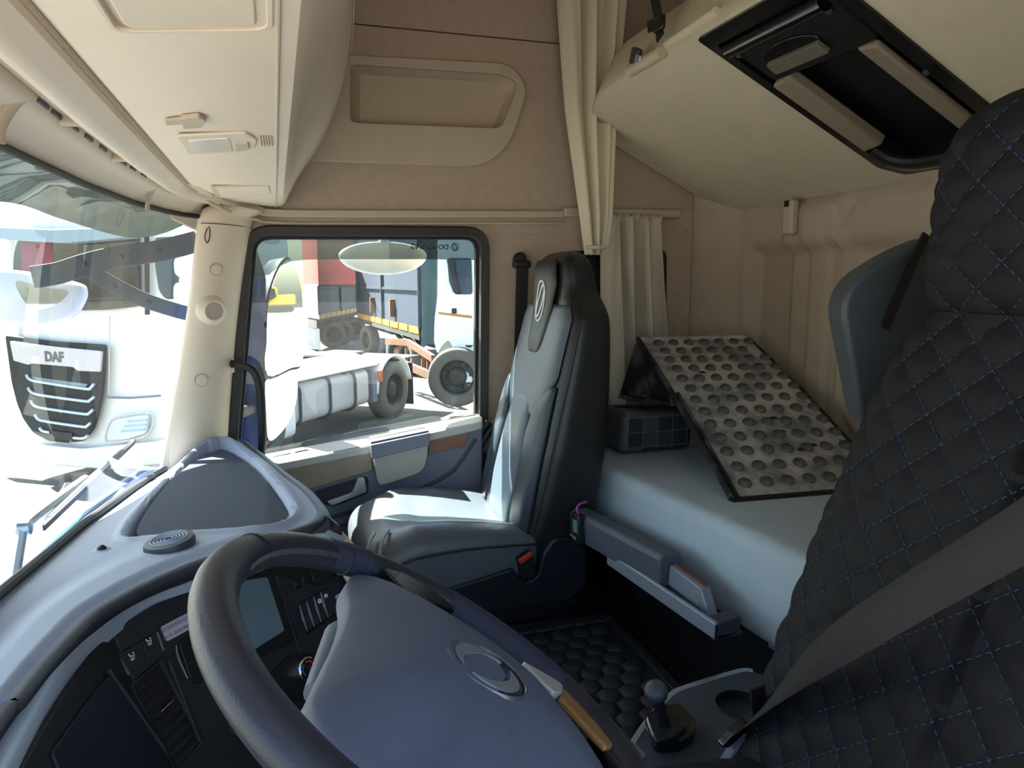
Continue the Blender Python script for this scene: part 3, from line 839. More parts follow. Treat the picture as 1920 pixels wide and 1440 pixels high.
# speaker grille and sensor on the dash top
g0 = at(319, 1022, Z=.512)
spk = thing('dash_speaker', 'round grey speaker grille standing on the dashboard', 'speaker', g0)
O('housing', lathe([(0, -.004), (.044, -.004), (.046, .004), (.043, .012), (.038, .013), (0, .012)], g0, (-.12, -.05, 1), 36), DASHD, spk, smooth=40)
for r_ in (.008, .014, .020, .026, .032):
    a_ = V((-.12, -.05, 1)).normalized(); x_ = a_.orthogonal().normalized(); y_ = a_.cross(x_)
    O('grille_ring', tube([g0 + a_ * .0135 + (x_ * math.cos(t) + y_ * math.sin(t)) * r_ for t in [i * PI / 14 for i in range(28)]], .0013, 5, closed=True), DASH, spk)
g1 = at(191, 1031, Z=.497)
sn = thing('light_sensor', 'tiny black light sensor on the dashboard', 'sensor', g1)
O('base', lathe([(0, -.01), (.016, -.01), (.017, .0), (.014, .002), (0, .002)], g1, (0, 0, 1), 24), DASH, sn)
O('dome', lathe([(.009, .0), (.008, .005), (.004, .009), (0, .010)], g1, (0, 0, 1), 18), BLACK, sn, smooth=80)
mo = at(402, 815, Z=.505)
O('mount_hole', prism(rpoly([mo + V(p) for p in ((-.03, -.02, .004), (.03, -.03, .004), (.035, .0, .004), (-.02, .012, .004))], .01), (0, 0, .002)), DASHD, dash)

# ------------------------------------------------------------------ steering wheel
WA = V((math.sin(R(33)), -.04, math.cos(R(33)))).normalized()
WTOP = V((-math.cos(R(33)), 0, math.sin(R(33)))); WTOP = (WTOP - WA * WTOP.dot(WA)).normalized()
WR = WTOP.cross(WA)
WC = V((.133, .591, .631))
wp = lambda x, y, h=0.0: WC + WR * x + WTOP * y + WA * h
whl = thing('steering_wheel', 'dark leather steering wheel with a round emblem on its wide hub', 'steering wheel', WC - WA * .1)
RR, RT = .226, .019
def rim_arc(a0, a1, rr=1.0, n=72, lift=0.0):
    """angle from the right-hand side, anticlockwise as the driver sees it"""
    prof = [(RT * rr * math.cos(t) * 1.0, RT * rr * math.sin(t) * .92) for t in [2 * PI * i / 18 for i in range(18)]]
    path = [wp(RR * math.cos(a), RR * math.sin(a), lift) for a in [a0 + (a1 - a0) * i / n for i in range(n + (0 if abs(a1 - a0 - 2 * PI) < 1e-6 else 1))]]
    return sweep(path, prof, abs(a1 - a0 - 2 * PI) < 1e-6, upv=WA)
O('rim', rim_arc(0, 2 * PI, 1.0, 120), WHEELM, whl, smooth=80)
for a in (R(62), R(24), R(-72)):
    O('rim_seam', tube([wp(RR * math.cos(a), RR * math.sin(a)) + ((WR * math.cos(a) + WTOP * math.sin(a)) * math.cos(t) * (RT + .0002) + WA * math.sin(t) * (RT * .92 + .0002)) for t in [2 * PI * i / 20 for i in range(20)]], .0012, 5, closed=True), BLACK, whl)
# braided stitching along the inner side
stt = []
for i in range(46):
    a = R(30) + R(46) * i / 45
    c_ = wp((RR - RT * .90) * math.cos(a), (RR - RT * .90) * math.sin(a), .008)
    tdir = (WTOP * math.cos(a) - WR * math.sin(a))
    stt.append(beam(c_ - tdir * .0024 - WA * .003, c_ + tdir * .0012 + WA * .004, .0016, .0016))
O('stitching', join(*stt), mat('wheel_thread', '45434d', .7), whl, kind='stuff')
O('perforated_grip', rim_arc(R(-58), R(-14), 1.015, 30, .0006), PERF, whl, smooth=80, label='blue-grey perforated leather grip')
O('perforated_grip', rim_arc(R(16), R(30), 1.015, 12, .0006), PERF, whl, smooth=80, label='blue-grey perforated leather patch')
PADP = [(.195, .074), (.150, .088), (.10, .090), (.05, .100), (.0, .114), (-.05, .128), (-.095, .138), (-.135, .118), (-.165, .08), (-.20, .06), (-.205, .0), (-.17, -.03), (-.145, -.07), (-.12, -.12), (-.09, -.17), (-.03, -.185), (.03, -.176), (.085, -.158), (.13, -.125), (.162, -.08), (.182, -.03), (.194, .01), (.20, .045)]
PAD = smoothpath([V((x, y, 0)) for x, y in PADP], 4, True)
pc = V((-.005, -.02, 0))
rings = [[wp(p.x, p.y, -.028) for p in PAD], [wp(p.x, p.y, -.008) for p in PAD]]
for s_ in (.985, .95, .88, .78, .66, .52, .36, .2, .06):
    rings.append([wp(*(pc + (p - pc) * s_).xy, -.008 + .048 * (1 - s_ ** 2.2) ** .8) for p in PAD])
O('hub_pad', loft(rings), WHEELP, whl, smooth=70, label='broad grey hub pad')
O('column', tube([wp(-.01, -.02, -.03), wp(-.01, .0, -.24)], .075, 20), BLACK, whl)
# emblem
ec = V((-.012, -.016, 0))
eh = .0375
en = (WA + WTOP * .05).normalized()
O('emblem_dish', lathe([(.0395, .001), (.0405, .0022), (.0418, .0), (.042, -.006)], wp(ec.x, ec.y, eh), en, 36), mat('emblem_edge', '6b6e74', .3, metal=.6), whl)
O('emblem_base', lathe([(0, .0012), (.037, .001), (.040, -.001), (.040, -.006)], wp(ec.x, ec.y, eh), en, 36), mat('emblem_dark', '23293a', .25), whl)
def swallow(c, ex, ey, n_, r, rot, h):
    """one crescent of the emblem as a flat closed shape"""
    pts = []
    for i in range(15):
        a = rot + R(-80) + R(160) * i / 14
        pts.append((r * math.cos(a), r * math.sin(a)))
    inn = []
    for i in range(15):
        a = rot + R(-80) + R(160) * (14 - i) / 14
        k = r * (.98 - .62 * math.sin(PI * (14 - i) / 14) ** 1.0 * .62)
        inn.append((k * math.cos(a) * .98, k * math.sin(a) * .98))
    q = [c + ex * x + ey * y + n_ * h for x, y in pts + inn]
    return prism(q, n_ * .0012)
for k in (0, 1):
    O('emblem_crescent', swallow(wp(ec.x, ec.y, eh), WR, WTOP, en, .034, R(35) + k * PI, .0016), SILV, whl, smooth=0)
# button cluster and trims on the right spoke
def wslab(pts, l0, l1, r=0.0):
    q = [on(x, y, WC + WA * l0, WA) for x, y in pts]
    if r: q = rpoly(q, r)
    return prism(q, WA * (l1 - l0))
O('button_plate', wslab([(708, 1083), (742, 1090), (790, 1116), (846, 1160), (832, 1160), (790, 1148), (752, 1132), (728, 1108)], .0, .014, .006), BLACKG, whl, .002, label='gloss black thumb button plate')
for px, py in ((735, 1102), (752, 1114), (770, 1126), (782, 1121), (792, 1130), (776, 1140), (808, 1143)):
    O('thumb_button', lathe([(0, .0022), (.0045, .0018), (.005, .0)], on(px, py, WC + WA * .0142, WA), WA, 12), DASHD, whl)
O('spoke_trim', wslab([(972, 1252), (1000, 1268), (1048, 1296), (1046, 1312), (1030, 1312), (1005, 1290)], .0, .010, .004), mat('satin_silver', 'c9c6c2', .35, metal=.4), whl, .003, label='satin silver spoke trim')
O('spoke_trim', wslab([(1048, 1300), (1068, 1310), (1158, 1406), (1130, 1412), (1108, 1390), (1044, 1318)], .0, .008, .004), mat('trim_brown_reflection', '9a7040', .3, coat=.4, var=.2, vscale=30), whl, .003, label='silver spoke trim with a golden brown reflection in its colour')  # silver trim; its brown reflection is painted into the colour
O('lower_spoke', wslab([(1010, 1428), (1040, 1412), (1160, 1404), (1200, 1440), (1180, 1470), (1020, 1470)], -.03, -.012, .008), BLACKG, whl, .004)
# indicator stalk behind the wheel
stk = thing('column_stalk', 'grey-blue control stalk behind the steering wheel', 'stalk', fp(625, 1250, .12))
O('lever', tube([on(632, 1190, WC - WA * .075, WA), on(620, 1225, WC - WA * .075, WA), on(606, 1262, WC - WA * .075, WA), on(592, 1300, WC - WA * .075, WA)], .013, 14, scale=[1.15, 1.1, 1.0, .9]), mat('stalk_plastic', '4a5566', .5), stk)
O('tip', tube([on(637, 1186, WC - WA * .075, WA), on(632, 1192, WC - WA * .075, WA)], .0145, 14), mat('stalk_plastic', '4a5566', .5), stk, .003)

# ------------------------------------------------------------------ passenger seat
PY = 2.10
SEC = [(.20, .635, .89, .235), (.27, .645, .90, .248), (.35, .665, .908, .255), (.5, .70, .93, .258), (.6, .725, .94, .252), (.7, .752, .943, .245), (.80, .778, .945, .238), (.87, .796, .945, .230), (.905, .803, .943, .220), (.93, .807, .94, .200), (.95, .809, .937, .178), (.968, .811, .932, .160), (.985, .812, .928, .150), (1.02, .812, .922, .143), (1.05, .814, .916, .136), (1.075, .822, .906, .122), (1.09, .836, .895, .10), (1.098, .85, .885, .07)]
SZ = [s[0] for s in SEC]
def sec(z): return [lerp(SZ, [s[k] for s in SEC], z) for k in (1, 2, 3)]
def seat_ring(z, yc, n=56, ex=4.5):
    xf, xb, hw = sec(z)
    xm, a = (xf + xb) / 2, (xb - xf) / 2
    out = []
    for i in range(n):
        t = 2 * PI * i / n
        c_, s_ = math.cos(t), math.sin(t)
        out.append(V((xm - a * math.copysign(abs(c_) ** (2 / ex), c_), yc + hw * math.copysign(abs(s_) ** (2 / ex), s_), z)))
    return out
def seat_front(y, z, ex=4.5):
    xf, xb, hw = sec(z)
    xm, a = (xf + xb) / 2, (xb - xf) / 2
    return xm - a * max(0.0, 1 - min(1, abs(y / hw)) ** ex) ** (1 / ex)
seat = thing('passenger_seat', 'black and grey vinyl passenger seat with a built-in headrest', 'seat', (.5, PY, -.02))
zz = [.20 + (1.098 - .20) * i / 60 for i in range(61)]
O('backrest', loft([seat_ring(z, PY) for z in zz]), LEATH, seat, smooth=70, sub=1)
def spatch(z0, z1, fl, fr, puff=.008, nz=26, ny=14, off=.004):
    def fn(u, v):
        z = z0 + (z1 - z0) * u
        y = fl(z) + (fr(z) - fl(z)) * v
        e = min(1, 6 * min(u, 1 - u)) * min(1, 5 * min(v, 1 - v))
        return V((seat_front(y, z) - off - puff * math.sqrt(max(0, e)), PY + y, z))
    return grid(fn, nz, ny)
vb = lambda y: .665 - .35 * max(0, .10 - abs(y)) * 0
# side = -y is the near side
O('upper_panel', spatch(.60, .935, lambda z: -lerp([.60, .66, .72, .90, .935], [.105, .175, .205, .20, .175], z), lambda z: lerp([.60, .66, .72, .90, .935], [.105, .165, .215, .21, .17], z), .006), LEATHG, seat, solid=.003, smooth=70, label='grey upper backrest panel')
O('centre_panel', spatch(.25, .665, lambda z: -lerp([.25, .55, .63, .655, .665], [.12, .10, .085, .05, .02], z), lambda z: lerp([.25, .55, .63, .655, .665], [.12, .10, .085, .05, .02], z), .012), LEATHG, seat, solid=.003, smooth=70, label='grey centre backrest panel')
for s_ in (-1, 1):
    f1 = lambda z: s_ * lerp([.27, .55, .62, .70], [.125, .104, .115, .19], z)
    f2 = lambda z: s_ * lerp([.27, .35, .55, .70], [.225, .228, .222, .21], z)
    O('bolster', spatch(.27, .70, f1, f2, .014), LEATHB, seat, solid=.003, smooth=70)
flap = O('headrest_flap', spatch(.785, 1.07, lambda z: -lerp([.785, .80, .83, .95, 1.0, 1.07], [.03, .052, .062, .085, .10, .085], z), lambda z: lerp([.785, .80, .83, .95, 1.0, 1.07], [.03, .052, .062, .085, .10, .085], z), .006, off=.011), mat('flap_vinyl', '2b2b2c', .42, var=.1, vscale=14, bump=.15, bscale=200), seat, solid=.004, smooth=70, label='dark headrest flap')
def on_flap(y, z): return V((seat_front(y, z) - .0205, PY + y, z))
def flat_tube(pts, r): return tube([on_flap(y, z) for y, z in pts], r, 6, closed=True, r2=.0016, upv=(1, 0, 0))
ez = .945
O('emblem', join(flat_tube([(.036 * math.sin(t) * (1 + .10 * math.cos(2 * t)), ez + .062 * math.cos(t)) for t in [2 * PI * i / 40 for i in range(40)]], .0036),
                 flat_tube([(.019 * math.cos(t) + .32 * .05 * math.sin(t) * -1, ez + .05 * math.sin(t)) for t in [2 * PI * i / 32 for i in range(32)]], .0042),
                 tube([on_flap(-.034 + .012 * i / 6, ez + .02 + .028 * i / 6) for i in range(7)], .0035, 6, r2=.0016, upv=(1, 0, 0)),
                 tube([on_flap(.034 - .012 * i / 6, ez - .02 - .028 * i / 6) for i in range(7)], .0035, 6, r2=.0016, upv=(1, 0, 0))), WPRINT, flap, label='white embroidered emblem')
# seams on the near side
O('seam', tube([V((lerp(SZ, [s[1] for s in SEC], z) + .028 * (1 if z < .9 else .8), PY - sec(z)[2] * .985, z)) for z in [.28 + .65 * i / 30 for i in range(31)]], .0022, 6), BLACK, seat)
# cushion
CS = [(.185, .225, .16, .19), (.195, .255, .12, .22), (.22, .285, .09, .24), (.27, .305, .07, .252), (.35, .312, .07, .257), (.45, .306, .08, .257), (.55, .292, .10, .255), (.64, .276, .12, .25), (.70, .266, .14, .24)]
def cush_ring(x, n=48, ex=4.0):
    zt, zb, hw = [lerp([c_[0] for c_ in CS], [c_[k] for c_ in CS], x) for k in (1, 2, 3)]
    zm, a = (zt + zb) / 2, (zt - zb) / 2
    o_ = []
    for i in range(n):
        t = 2 * PI * i / n
        c_, s_ = math.cos(t), math.sin(t)
        y = hw * math.copysign(abs(s_) ** (2 / ex), s_)
        z = zm + a * math.copysign(abs(c_) ** (2 / ex), c_)
        if c_ > 0:
            z += .022 * sstep(.10, .19, abs(y)) * sstep(.25, .35, x) - .010 * sstep(.16, .0, abs(y)) * sstep(.3, .4, x)
            z += .006 * math.sin(y * 70 + 1) * math.exp(-((x - .47) / .03) ** 2) * (1 if y > .08 else 0)
        o_.append(V((x, PY + y, z)))
    return o_
O('cushion', loft([cush_ring(.185 + (.70 - .185) * i / 40) for i in range(41)]), mat('cushion_vinyl', '565c63', .36, var=.08, vscale=8, bump=.12, bscale=350), seat, smooth=70, sub=1)
for k_ in (0, 1):
    O('piping', tube(smoothpath([V((.198 + k_ * .04, PY - .252, .14)), V((.196 + k_ * .04, PY - .240, .235 + k_ * .02)), V((.212 + k_ * .04, PY - .205, .288 + k_ * .012)), V((.235 + k_ * .04, PY - .16, .303 + k_ * .006))], 5), .005, 6), mat('piping_pale', '9c9a92', .5), seat)
O('seam', tube(smoothpath([V((.23, PY - .254, .18)), V((.30, PY - .262, .245)), V((.42, PY - .264, .262)), V((.55, PY - .262, .262)), V((.69, PY - .252, .25))], 6), .003, 6), BLACK, seat)
bs = lambda px, py: at(px, py, Y=1.835)
O('side_shield', prism(rpoly([bs(800, 1118), bs(963, 1066), bs(972, 1084), bs(990, 1092), bs(1010, 1078), bs(1018, 1040), bs(1040, 1010), bs(1075, 1008), bs(1100, 1026), bs(1100, 1105), bs(1060, 1128), bs(860, 1160), bs(790, 1160)], .012), (0, .04, 0)), SEATBASE, seat, .006)
O('side_shield', prism([(.25, 2.34, .08), (.87, 2.34, .08), (.87, 2.34, .25), (.75, 2.34, .25), (.7, 2.34, .17), (.25, 2.34, .14)], (0, .03, 0)), SEATBASE, seat, .006)
O('bellows', join(*[box((.58 - .01 * i, PY, .075 - .03 * i), (.50 + .02 * (i % 2), .44 + .03 * (i % 2), .03)) for i in range(4)]), BLACK, seat, .008)
bk = bs(985, 1041) + V((0, -.01, 0))
O('buckle', prism(rpoly([bs(968, 1046) + V((0, -.012, 0)), bs(993, 1030) + V((0, -.012, 0)), bs(1003, 1058) + V((0, -.012, 0)), bs(1000, 1085) + V((0, -.012, 0)), bs(976, 1084) + V((0, -.012, 0))], .005), (0, .022, 0)), BLACK, seat, .003)
O('buckle_button', prism([bs(969, 1047) + V((0, -.016, 0)), bs(993, 1031) + V((0, -.016, 0)), bs(996, 1039) + V((0, -.016, 0)), bs(973, 1055) + V((0, -.016, 0))], (0, .02, 0)), RED, seat, .002, label='red buckle button')

# ------------------------------------------------------------------ curtains
def curtain(z0, z1, xa, xb, y0, folds, amp, n=90, m=40, ph=0.0, twist=0.0):
    def fn(u, v):
        z = z0 + (z1 - z0) * u
        a, b = xa(u), xb(u)
        x = a + (b - a) * v
        k = amp(u)
        y = y0 + k * math.sin(2 * PI * folds * v + ph + twist * u) + k * .45 * math.sin(2 * PI * folds * 1.7 * v + 1.3 - twist * .6 * u)
        return V((x + k * .3 * math.cos(2 * PI * folds * v + 2.2), y, z))
    return grid(fn, m, n)
cu1 = thing('long_curtain', 'long beige curtain gathered behind the passenger headrest', 'curtain', (1.08, 2.36, 1.05))
O('cloth', curtain(2.10, 1.10, lambda u: lerp([0, .13, .5, .87, 1], [.945, .952, .985, 1.045, 1.065], u), lambda u: lerp([0, .13, .5, .87, 1], [1.19, 1.175, 1.15, 1.142, 1.125], u), 2.355, 3.2, lambda u: .028 - .012 * u, ph=.6, twist=.8), CURT, cu1, solid=.003, smooth=80)
O('hem', curtain(2.10, 1.10, lambda u: lerp([0, .13, .5, .87, 1], [1.165, 1.15, 1.125, 1.12, 1.105], u), lambda u: lerp([0, .13, .5, .87, 1], [1.20, 1.185, 1.155, 1.146, 1.13], u), 2.335, .6, lambda u: .006, 10, 40), CURT, cu1, solid=.003, smooth=80)
O('tie', tube([V((1.095 + .036 * math.cos(t), 2.352 + .024 * math.sin(t), 1.125)) for t in [2 * PI * i / 24 for i in range(24)]], .007, 8, closed=True), CURT, cu1)
cu2 = thing('short_curtain', 'short grey-beige curtain hanging from the rail of the rear side window', 'curtain', (1.32, 2.42, .4))
O('cloth', curtain(1.243, .47, lambda u: 1.165 + .015 * u, lambda u: lerp([0, .3, 1], [1.405, 1.42, 1.47], u), 2.425, 4.3, lambda u: .026 + .012 * u, n=140, ph=1.0, twist=-1.2), CURT2, cu2, solid=.003, smooth=80)
O('header_tape', curtain(1.25, 1.225, lambda u: 1.18, lambda u: 1.40, 2.43, 9, lambda u: .012, n=120, m=3), CURT2, cu2, solid=.003, smooth=80)
for i in range(7):
    O('runner', box((1.185 + i * .036, 2.455, 1.247), (.010, .014, .020)), BEIGE2, cu2, .002)

# ------------------------------------------------------------------ upper bunk, folded up
BS = .47
bun = lambda x, y, d=0.0: V((x, y, 1.6 - BS * (x - 1.0))) - V((BS, 0, 1)).normalized() * d
ub = thing('upper_bunk', 'beige padded upper bunk tilted up against the rear wall', 'bunk', (1.35, 1.4, 1.28))
uo = [(1.0, .14), (1.0, 2.10), (1.012, 2.20), (1.05, 2.33), (1.11, 2.43), (1.17, 2.465), (1.30, 2.475), (1.66, 2.475), (1.69, 2.46), (1.69, .14)]
uo = [p.xy for p in rpoly([V((a, b, 0)) for a, b in uo], [.02, .04, .03, .04, .04, .04, .02, .02, .02, .02], 3)]
cxy = V((1.35, 1.3))
hole = [(1.024, 1.205), (1.024, 1.595), (1.60, 1.592), (1.63, 1.56), (1.63, 1.205)]
rings = []
for d, s in ((.16, .992), (.155, 1.0), (.03, 1.0), (.012, .996), (.003, .990)):
    rings.append([bun(*(cxy + (V(p) - cxy) * s), -d) for p in uo])
bv, bf = loft(rings, False)
bf.append(list(range(len(uo)))[::-1])
O('padding', (bv, bf), BUNK, ub, smooth=50)
und = [bun(*(cxy + (V(p) - cxy) * .990), -.003) for p in uo]
hol2 = [bun(x, y, -.003) for x, y in hole]
O('underside', plate(und, [hol2], V((BS, 0, 1)).normalized() * .004), BUNK, ub, label='beige cloth underside')
BN = -V((BS, 0, 1)).normalized()         # outward, pointing down
def bsl(pts, d0, d1, r=0.0):
    q = [bun(x, y, d0) for x, y in pts]
    if r: q = rpoly(q, r)
    return prism(q, BN * (d1 - d0))
rc = O('recess', loft([[bun(x, y, -.002) for x, y in hole], [bun(x, y, -.06) for x, y in hole]], False), BLACK, ub, smooth=0)
O('recess_floor', bsl(hole, -.064, -.06), BLACK, ub, label='black recess floor')
O('recess_frame', plate(rpoly([bun(x, y, .004) for x, y in [(1.012, 1.19), (1.012, 1.61), (1.60, 1.608), (1.648, 1.56), (1.648, 1.19)]], .012), [rpoly([bun(x, y, .004) for x, y in [(1.05, 1.225), (1.05, 1.58), (1.595, 1.577), (1.618, 1.55), (1.618, 1.225)]], .01)], BN * -.008), BLACKG, ub, .002, label='black plastic recess frame')
# stowed ladder
ld = thing('bunk_ladder', 'black folding ladder with beige treads stowed in the upper bunk', 'ladder', bun(1.35, 1.4, .0))
O('handle_plate', prism(rpoly([bun(x, y, -.03) for x, y in [(1.06, 1.235), (1.06, 1.575), (1.215, 1.572), (1.215, 1.24)]], .02), BN * .03), BLACK, ld, .008, label='black ladder top plate')
O('roller', tube([bun(1.075, 1.245, .004), bun(1.075, 1.565, .004)], .020, 16), BLACKG, ld)
arcp = [bun(1.155 + .035 * math.sin(t), 1.43 - .075 * math.cos(t), .004) for t in [PI * i / 14 for i in range(15)]]
O('grip_recess', prism([bun(1.15, 1.34, .0)] + [bun(1.15 - .035 * math.sin(PI * i / 14), 1.43 - .09 * math.cos(PI * i / 14), .0) for i in range(15)] + [bun(1.15, 1.52, .0)], BN * .005), BLACKG, ld, .002)
O('grip_pad', prism([bun(1.15, 1.345, .002), bun(1.15, 1.515, .002), bun(1.185, 1.52, .002), bun(1.185, 1.345, .002)], BN * .014), mat('ribbed_grip', '6a6154', .9, bump=.8, bscale=150), ld, .003, label='ribbed grey grip')
for x, y in ((1.10, 1.56), (1.10, 1.26), (1.33, 1.225)):
    O('screw', lathe([(0, .006), (.007, .004), (.008, 0)], bun(x, y, .004), BN, 12), DASHD, ld)
for y in (1.585, 1.225):
    O('side_rail', beam(bun(1.21, y + (-.03 if y > 1.4 else .03), -.03), bun(1.62, y + (-.03 if y > 1.4 else .03), -.03), .02, .03, BN), BLACK, ld, .004)
TREAD = mat('tread_beige', '8c7d6b', .7, var=.05)
def tread(y0, y1, x0, x1):
    return prism([bun(x0, y0, -.03), bun(x0, y1, -.006), bun(x0, y1, .012), bun(x0, y0, .0)], bun(x1, y0, -.03) - bun(x0, y0, -.03))
O('tread', tread(1.52, 1.575, 1.215, 1.52), TREAD, ld, .006, label='beige ladder tread')
O('tread', tread(1.305, 1.245, 1.215, 1.53), TREAD, ld, .006, label='beige ladder tread')
O('foot_bar', tube(smoothpath([bun(1.53, 1.565, -.004), bun(1.575, 1.54, .004), bun(1.60, 1.49, .006), bun(1.605, 1.40, .006), bun(1.60, 1.26, .006)], 5), .018, 10), BLACK, ld)
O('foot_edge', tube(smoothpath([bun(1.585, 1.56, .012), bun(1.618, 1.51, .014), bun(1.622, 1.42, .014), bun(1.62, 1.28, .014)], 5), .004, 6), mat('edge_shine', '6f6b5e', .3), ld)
# hinge tube and strap on the front edge
hs = thing('bunk_strap', 'black webbing strap holding up the front edge of the upper bunk', 'strap', at(1230, 60, X=.985))
sp = [at(1222, -30, X=1.0), at(1234, 30, X=.995), at(1238, 72, X=.99)]
O('webbing', sweep(sp, [(-.018, -.0015), (.018, -.0015), (.018, .0015), (-.018, .0015)], upv=(1, 0, 0)), BLACK, hs)
O('buckle', box(at(1236, 45, X=.985), (.012, .05, .035)), BLACKG, hs, .004)
O('loose_end', prism([at(1212, 40, X=.985), at(1236, 30, X=.985), at(1238, 50, X=.985), at(1215, 62, X=.985)], (.003, 0, 0)), BLACK, hs)
O('clip', box(at(1192, 106, X=.985), (.018, .045, .045), Matrix.Rotation(R(25), 3, 'X')), DASHD, hs, .006)
O('clip_tab', box(at(1196, 110, X=.975), (.006, .03, .02), Matrix.Rotation(R(25), 3, 'X')), SILV, hs, .002)
O('hinge_tube', tube([at(1180, 134, X=.992), at(1240, 98, X=.992)], .017, 14), BEIGE2, ub, .003, label='beige hinge sleeve')
O('hinge_tube', tube([at(1238, 92, X=1.008), at(1345, 20, X=1.008)], .012, 14), BUNK, ub, .003)

# ------------------------------------------------------------------ lower bunk
xf = lambda y: .93 + .07 * (1.98 - y) + 1.5 * max(0, y - 1.98) ** 2
mt = thing('lower_mattress', 'grey cloth mattress of the lower bunk', 'mattress', (1.3, 1.4, .21))
def mring(y, n=64):
    x0, x1, z0, z1 = xf(y), 1.635, .213, .434
    dz = .012 * math.sin((y - .6) * 2.2)
    pr_ = rpoly([V((x0, 0, z0)), V((x0 - .004, 0, z1)), V((x1, 0, z1)), V((x1, 0, z0))], [.03, .035, .04, .03], 6)
    out_ = []
    for k in range(len(pr_)):
        p, q = pr_[k], pr_[(k + 1) % len(pr_)]
        m_ = max(1, int((q - p).length / .03))
        for j in range(m_):
            r_ = p.lerp(q, j / m_)
            x, z = r_.x, r_.z
            if z > (z0 + z1) / 2: z += dz
            if x < x0 + .02: x += .005 * math.sin(9 * y) * math.sin(14 * z + 3 * y) - .008 * math.exp(-((z - .33) / .05) ** 2)
            out_.append(V((x, y, z)))
    return out_[:NMR] if NMR else out_
NMR = 0
ys = [2.415, 2.41, 2.40, 2.385, 2.36] + [2.33 - i * .05 for i in range(44)]
rg = [mring(y) for y in ys]
nm_ = min(len(r) for r in rg)
def resam(r, n):
    L_ = [0]
    for i in range(len(r)): L_.append(L_[-1] + (r[(i + 1) % len(r)] - r[i]).length)
    out_ = []; j = 0
    for k in range(n):
        t = L_[-1] * k / n
        while L_[j + 1] < t: j += 1
        out_.append(r[j].lerp(r[(j + 1) % len(r)], (t - L_[j]) / max(1e-9, L_[j + 1] - L_[j])))
    return out_
rg = [resam(r, 110) for r in rg]
for k, s_ in ((0, .90), (1, .95), (2, .98), (3, .994)):
    c_ = sum(rg[k], V()) / len(rg[k])
    rg[k] = [c_ + (p - c_) * s_ for p in rg[k]]
O('cover', loft(rg), MATT, mt, smooth=70)
bb = thing('bunk_box', 'black bunk box under the lower mattress', 'box', (1.35, 1.4, -.02))
O('box', prism([(1.02, 2.36, -.02), (.99, 1.98, -.02), (xf(.3) + .06, .3, -.02), (1.64, .3, -.02), (1.64, 2.36, -.02)], (0, 0, .228)), BLACK, bb)
O('edge_rail', beam((xf(1.25) + .05, 1.25, .19), (xf(.8) + .05, .80, .19), .012, .012), ALU, bb)
O('grille', lathe([(0, .006), (.045, .006), (.05, .002), (.05, -.01)], (xf(1.8) + .058, 1.80, .10), (-1, 0, 0), 24), mat('grille_dark', '1b1c20', .6), bb)
O('front_plate', prism([(xf(1.2) + .05, 1.20, -.02), (xf(1.2) + .05, 1.20, .16), (xf(.95) + .05, .95, .16), (xf(.95) + .05, .95, -.02)], (-.006, 0, 0)), DASHD, bb, .003)
# pull-out bed rail
br = thing('bed_rail', 'grey sliding rail with a dark sleeve along the front of the lower bunk', 'rail', (.96, 1.7, .15))
A_, B_ = at(1088, 978, X=.817), at(1258, 1070, X=.858)
def bprism(a, b, pr):
    return prism([a + V((x, 0, z)) for x, z in pr], b - a)
O('sleeve', bprism(A_, B_, rpolyxz := [(-.03, -.042), (-.032, .028), (-.022, .042), (.022, .042), (.03, .03), (.03, -.042)]), mat('sleeve_plastic', '4d525c', .55, var=.06, vscale=12, bump=.08, bscale=300), br, .006, seg=3)
O('sleeve_cap', bprism(A_ + (A_ - B_).normalized() * .012, A_, [(-.028, -.04), (-.03, .026), (-.02, .04), (.02, .04), (.028, .028), (.028, -.04)]), BLACK, br, .006)
C1, C2 = at(1262, 1076, X=.862), at(1322, 1122, X=.875)
C3 = at(1340, 1158, X=.877)
O('arm', join(beam(C1, C2, .026, .05), prism([C2 + V((-.013, 0, .025)), C2 + V((-.013, 0, -.025)), C3 + V((-.013, 0, -.022)), C3 + V((-.013, 0, -.004))], (.026, 0, 0))), ALU, br, .003, label='grey metal arm')
O('arm_groove', beam(C1 + V((.004, 0, .026)), C2 + V((.004, 0, .026)), .008, .003), RUST, br)
K1, K2 = at(1140, 1046, X=.812), at(1342, 1184, X=.832)
O('channel', bprism(K1, K2, [(-.004, -.018), (-.004, .018), (.006, .020), (.006, -.018)]), ALU, br, .003, label='grey channel strip')
O('channel_floor', bprism(K1 + V((.006, 0, -.014)), K2 + V((.006, 0, -.014)), [(0, -.003), (0, .003), (.06, .003), (.06, -.003)]), DASHD, br)
O('end_block', prism([K2 + V((-.004, .0, -.022)), K2 + V((-.004, 0, .016)), K2 + V((.06, .0, .024)), K2 + V((.06, 0, -.014))], (.004, .035, .002)), DASHD, br, .003)
for k in range(3):
    O('rivet', lathe([(0, .004), (.004, .003), (.005, 0)], K2 + V((.03 + .012 * k, .05 + .04 * k, -.008 + .012 * k)), (0, 0, 1), 10), SILV, br)
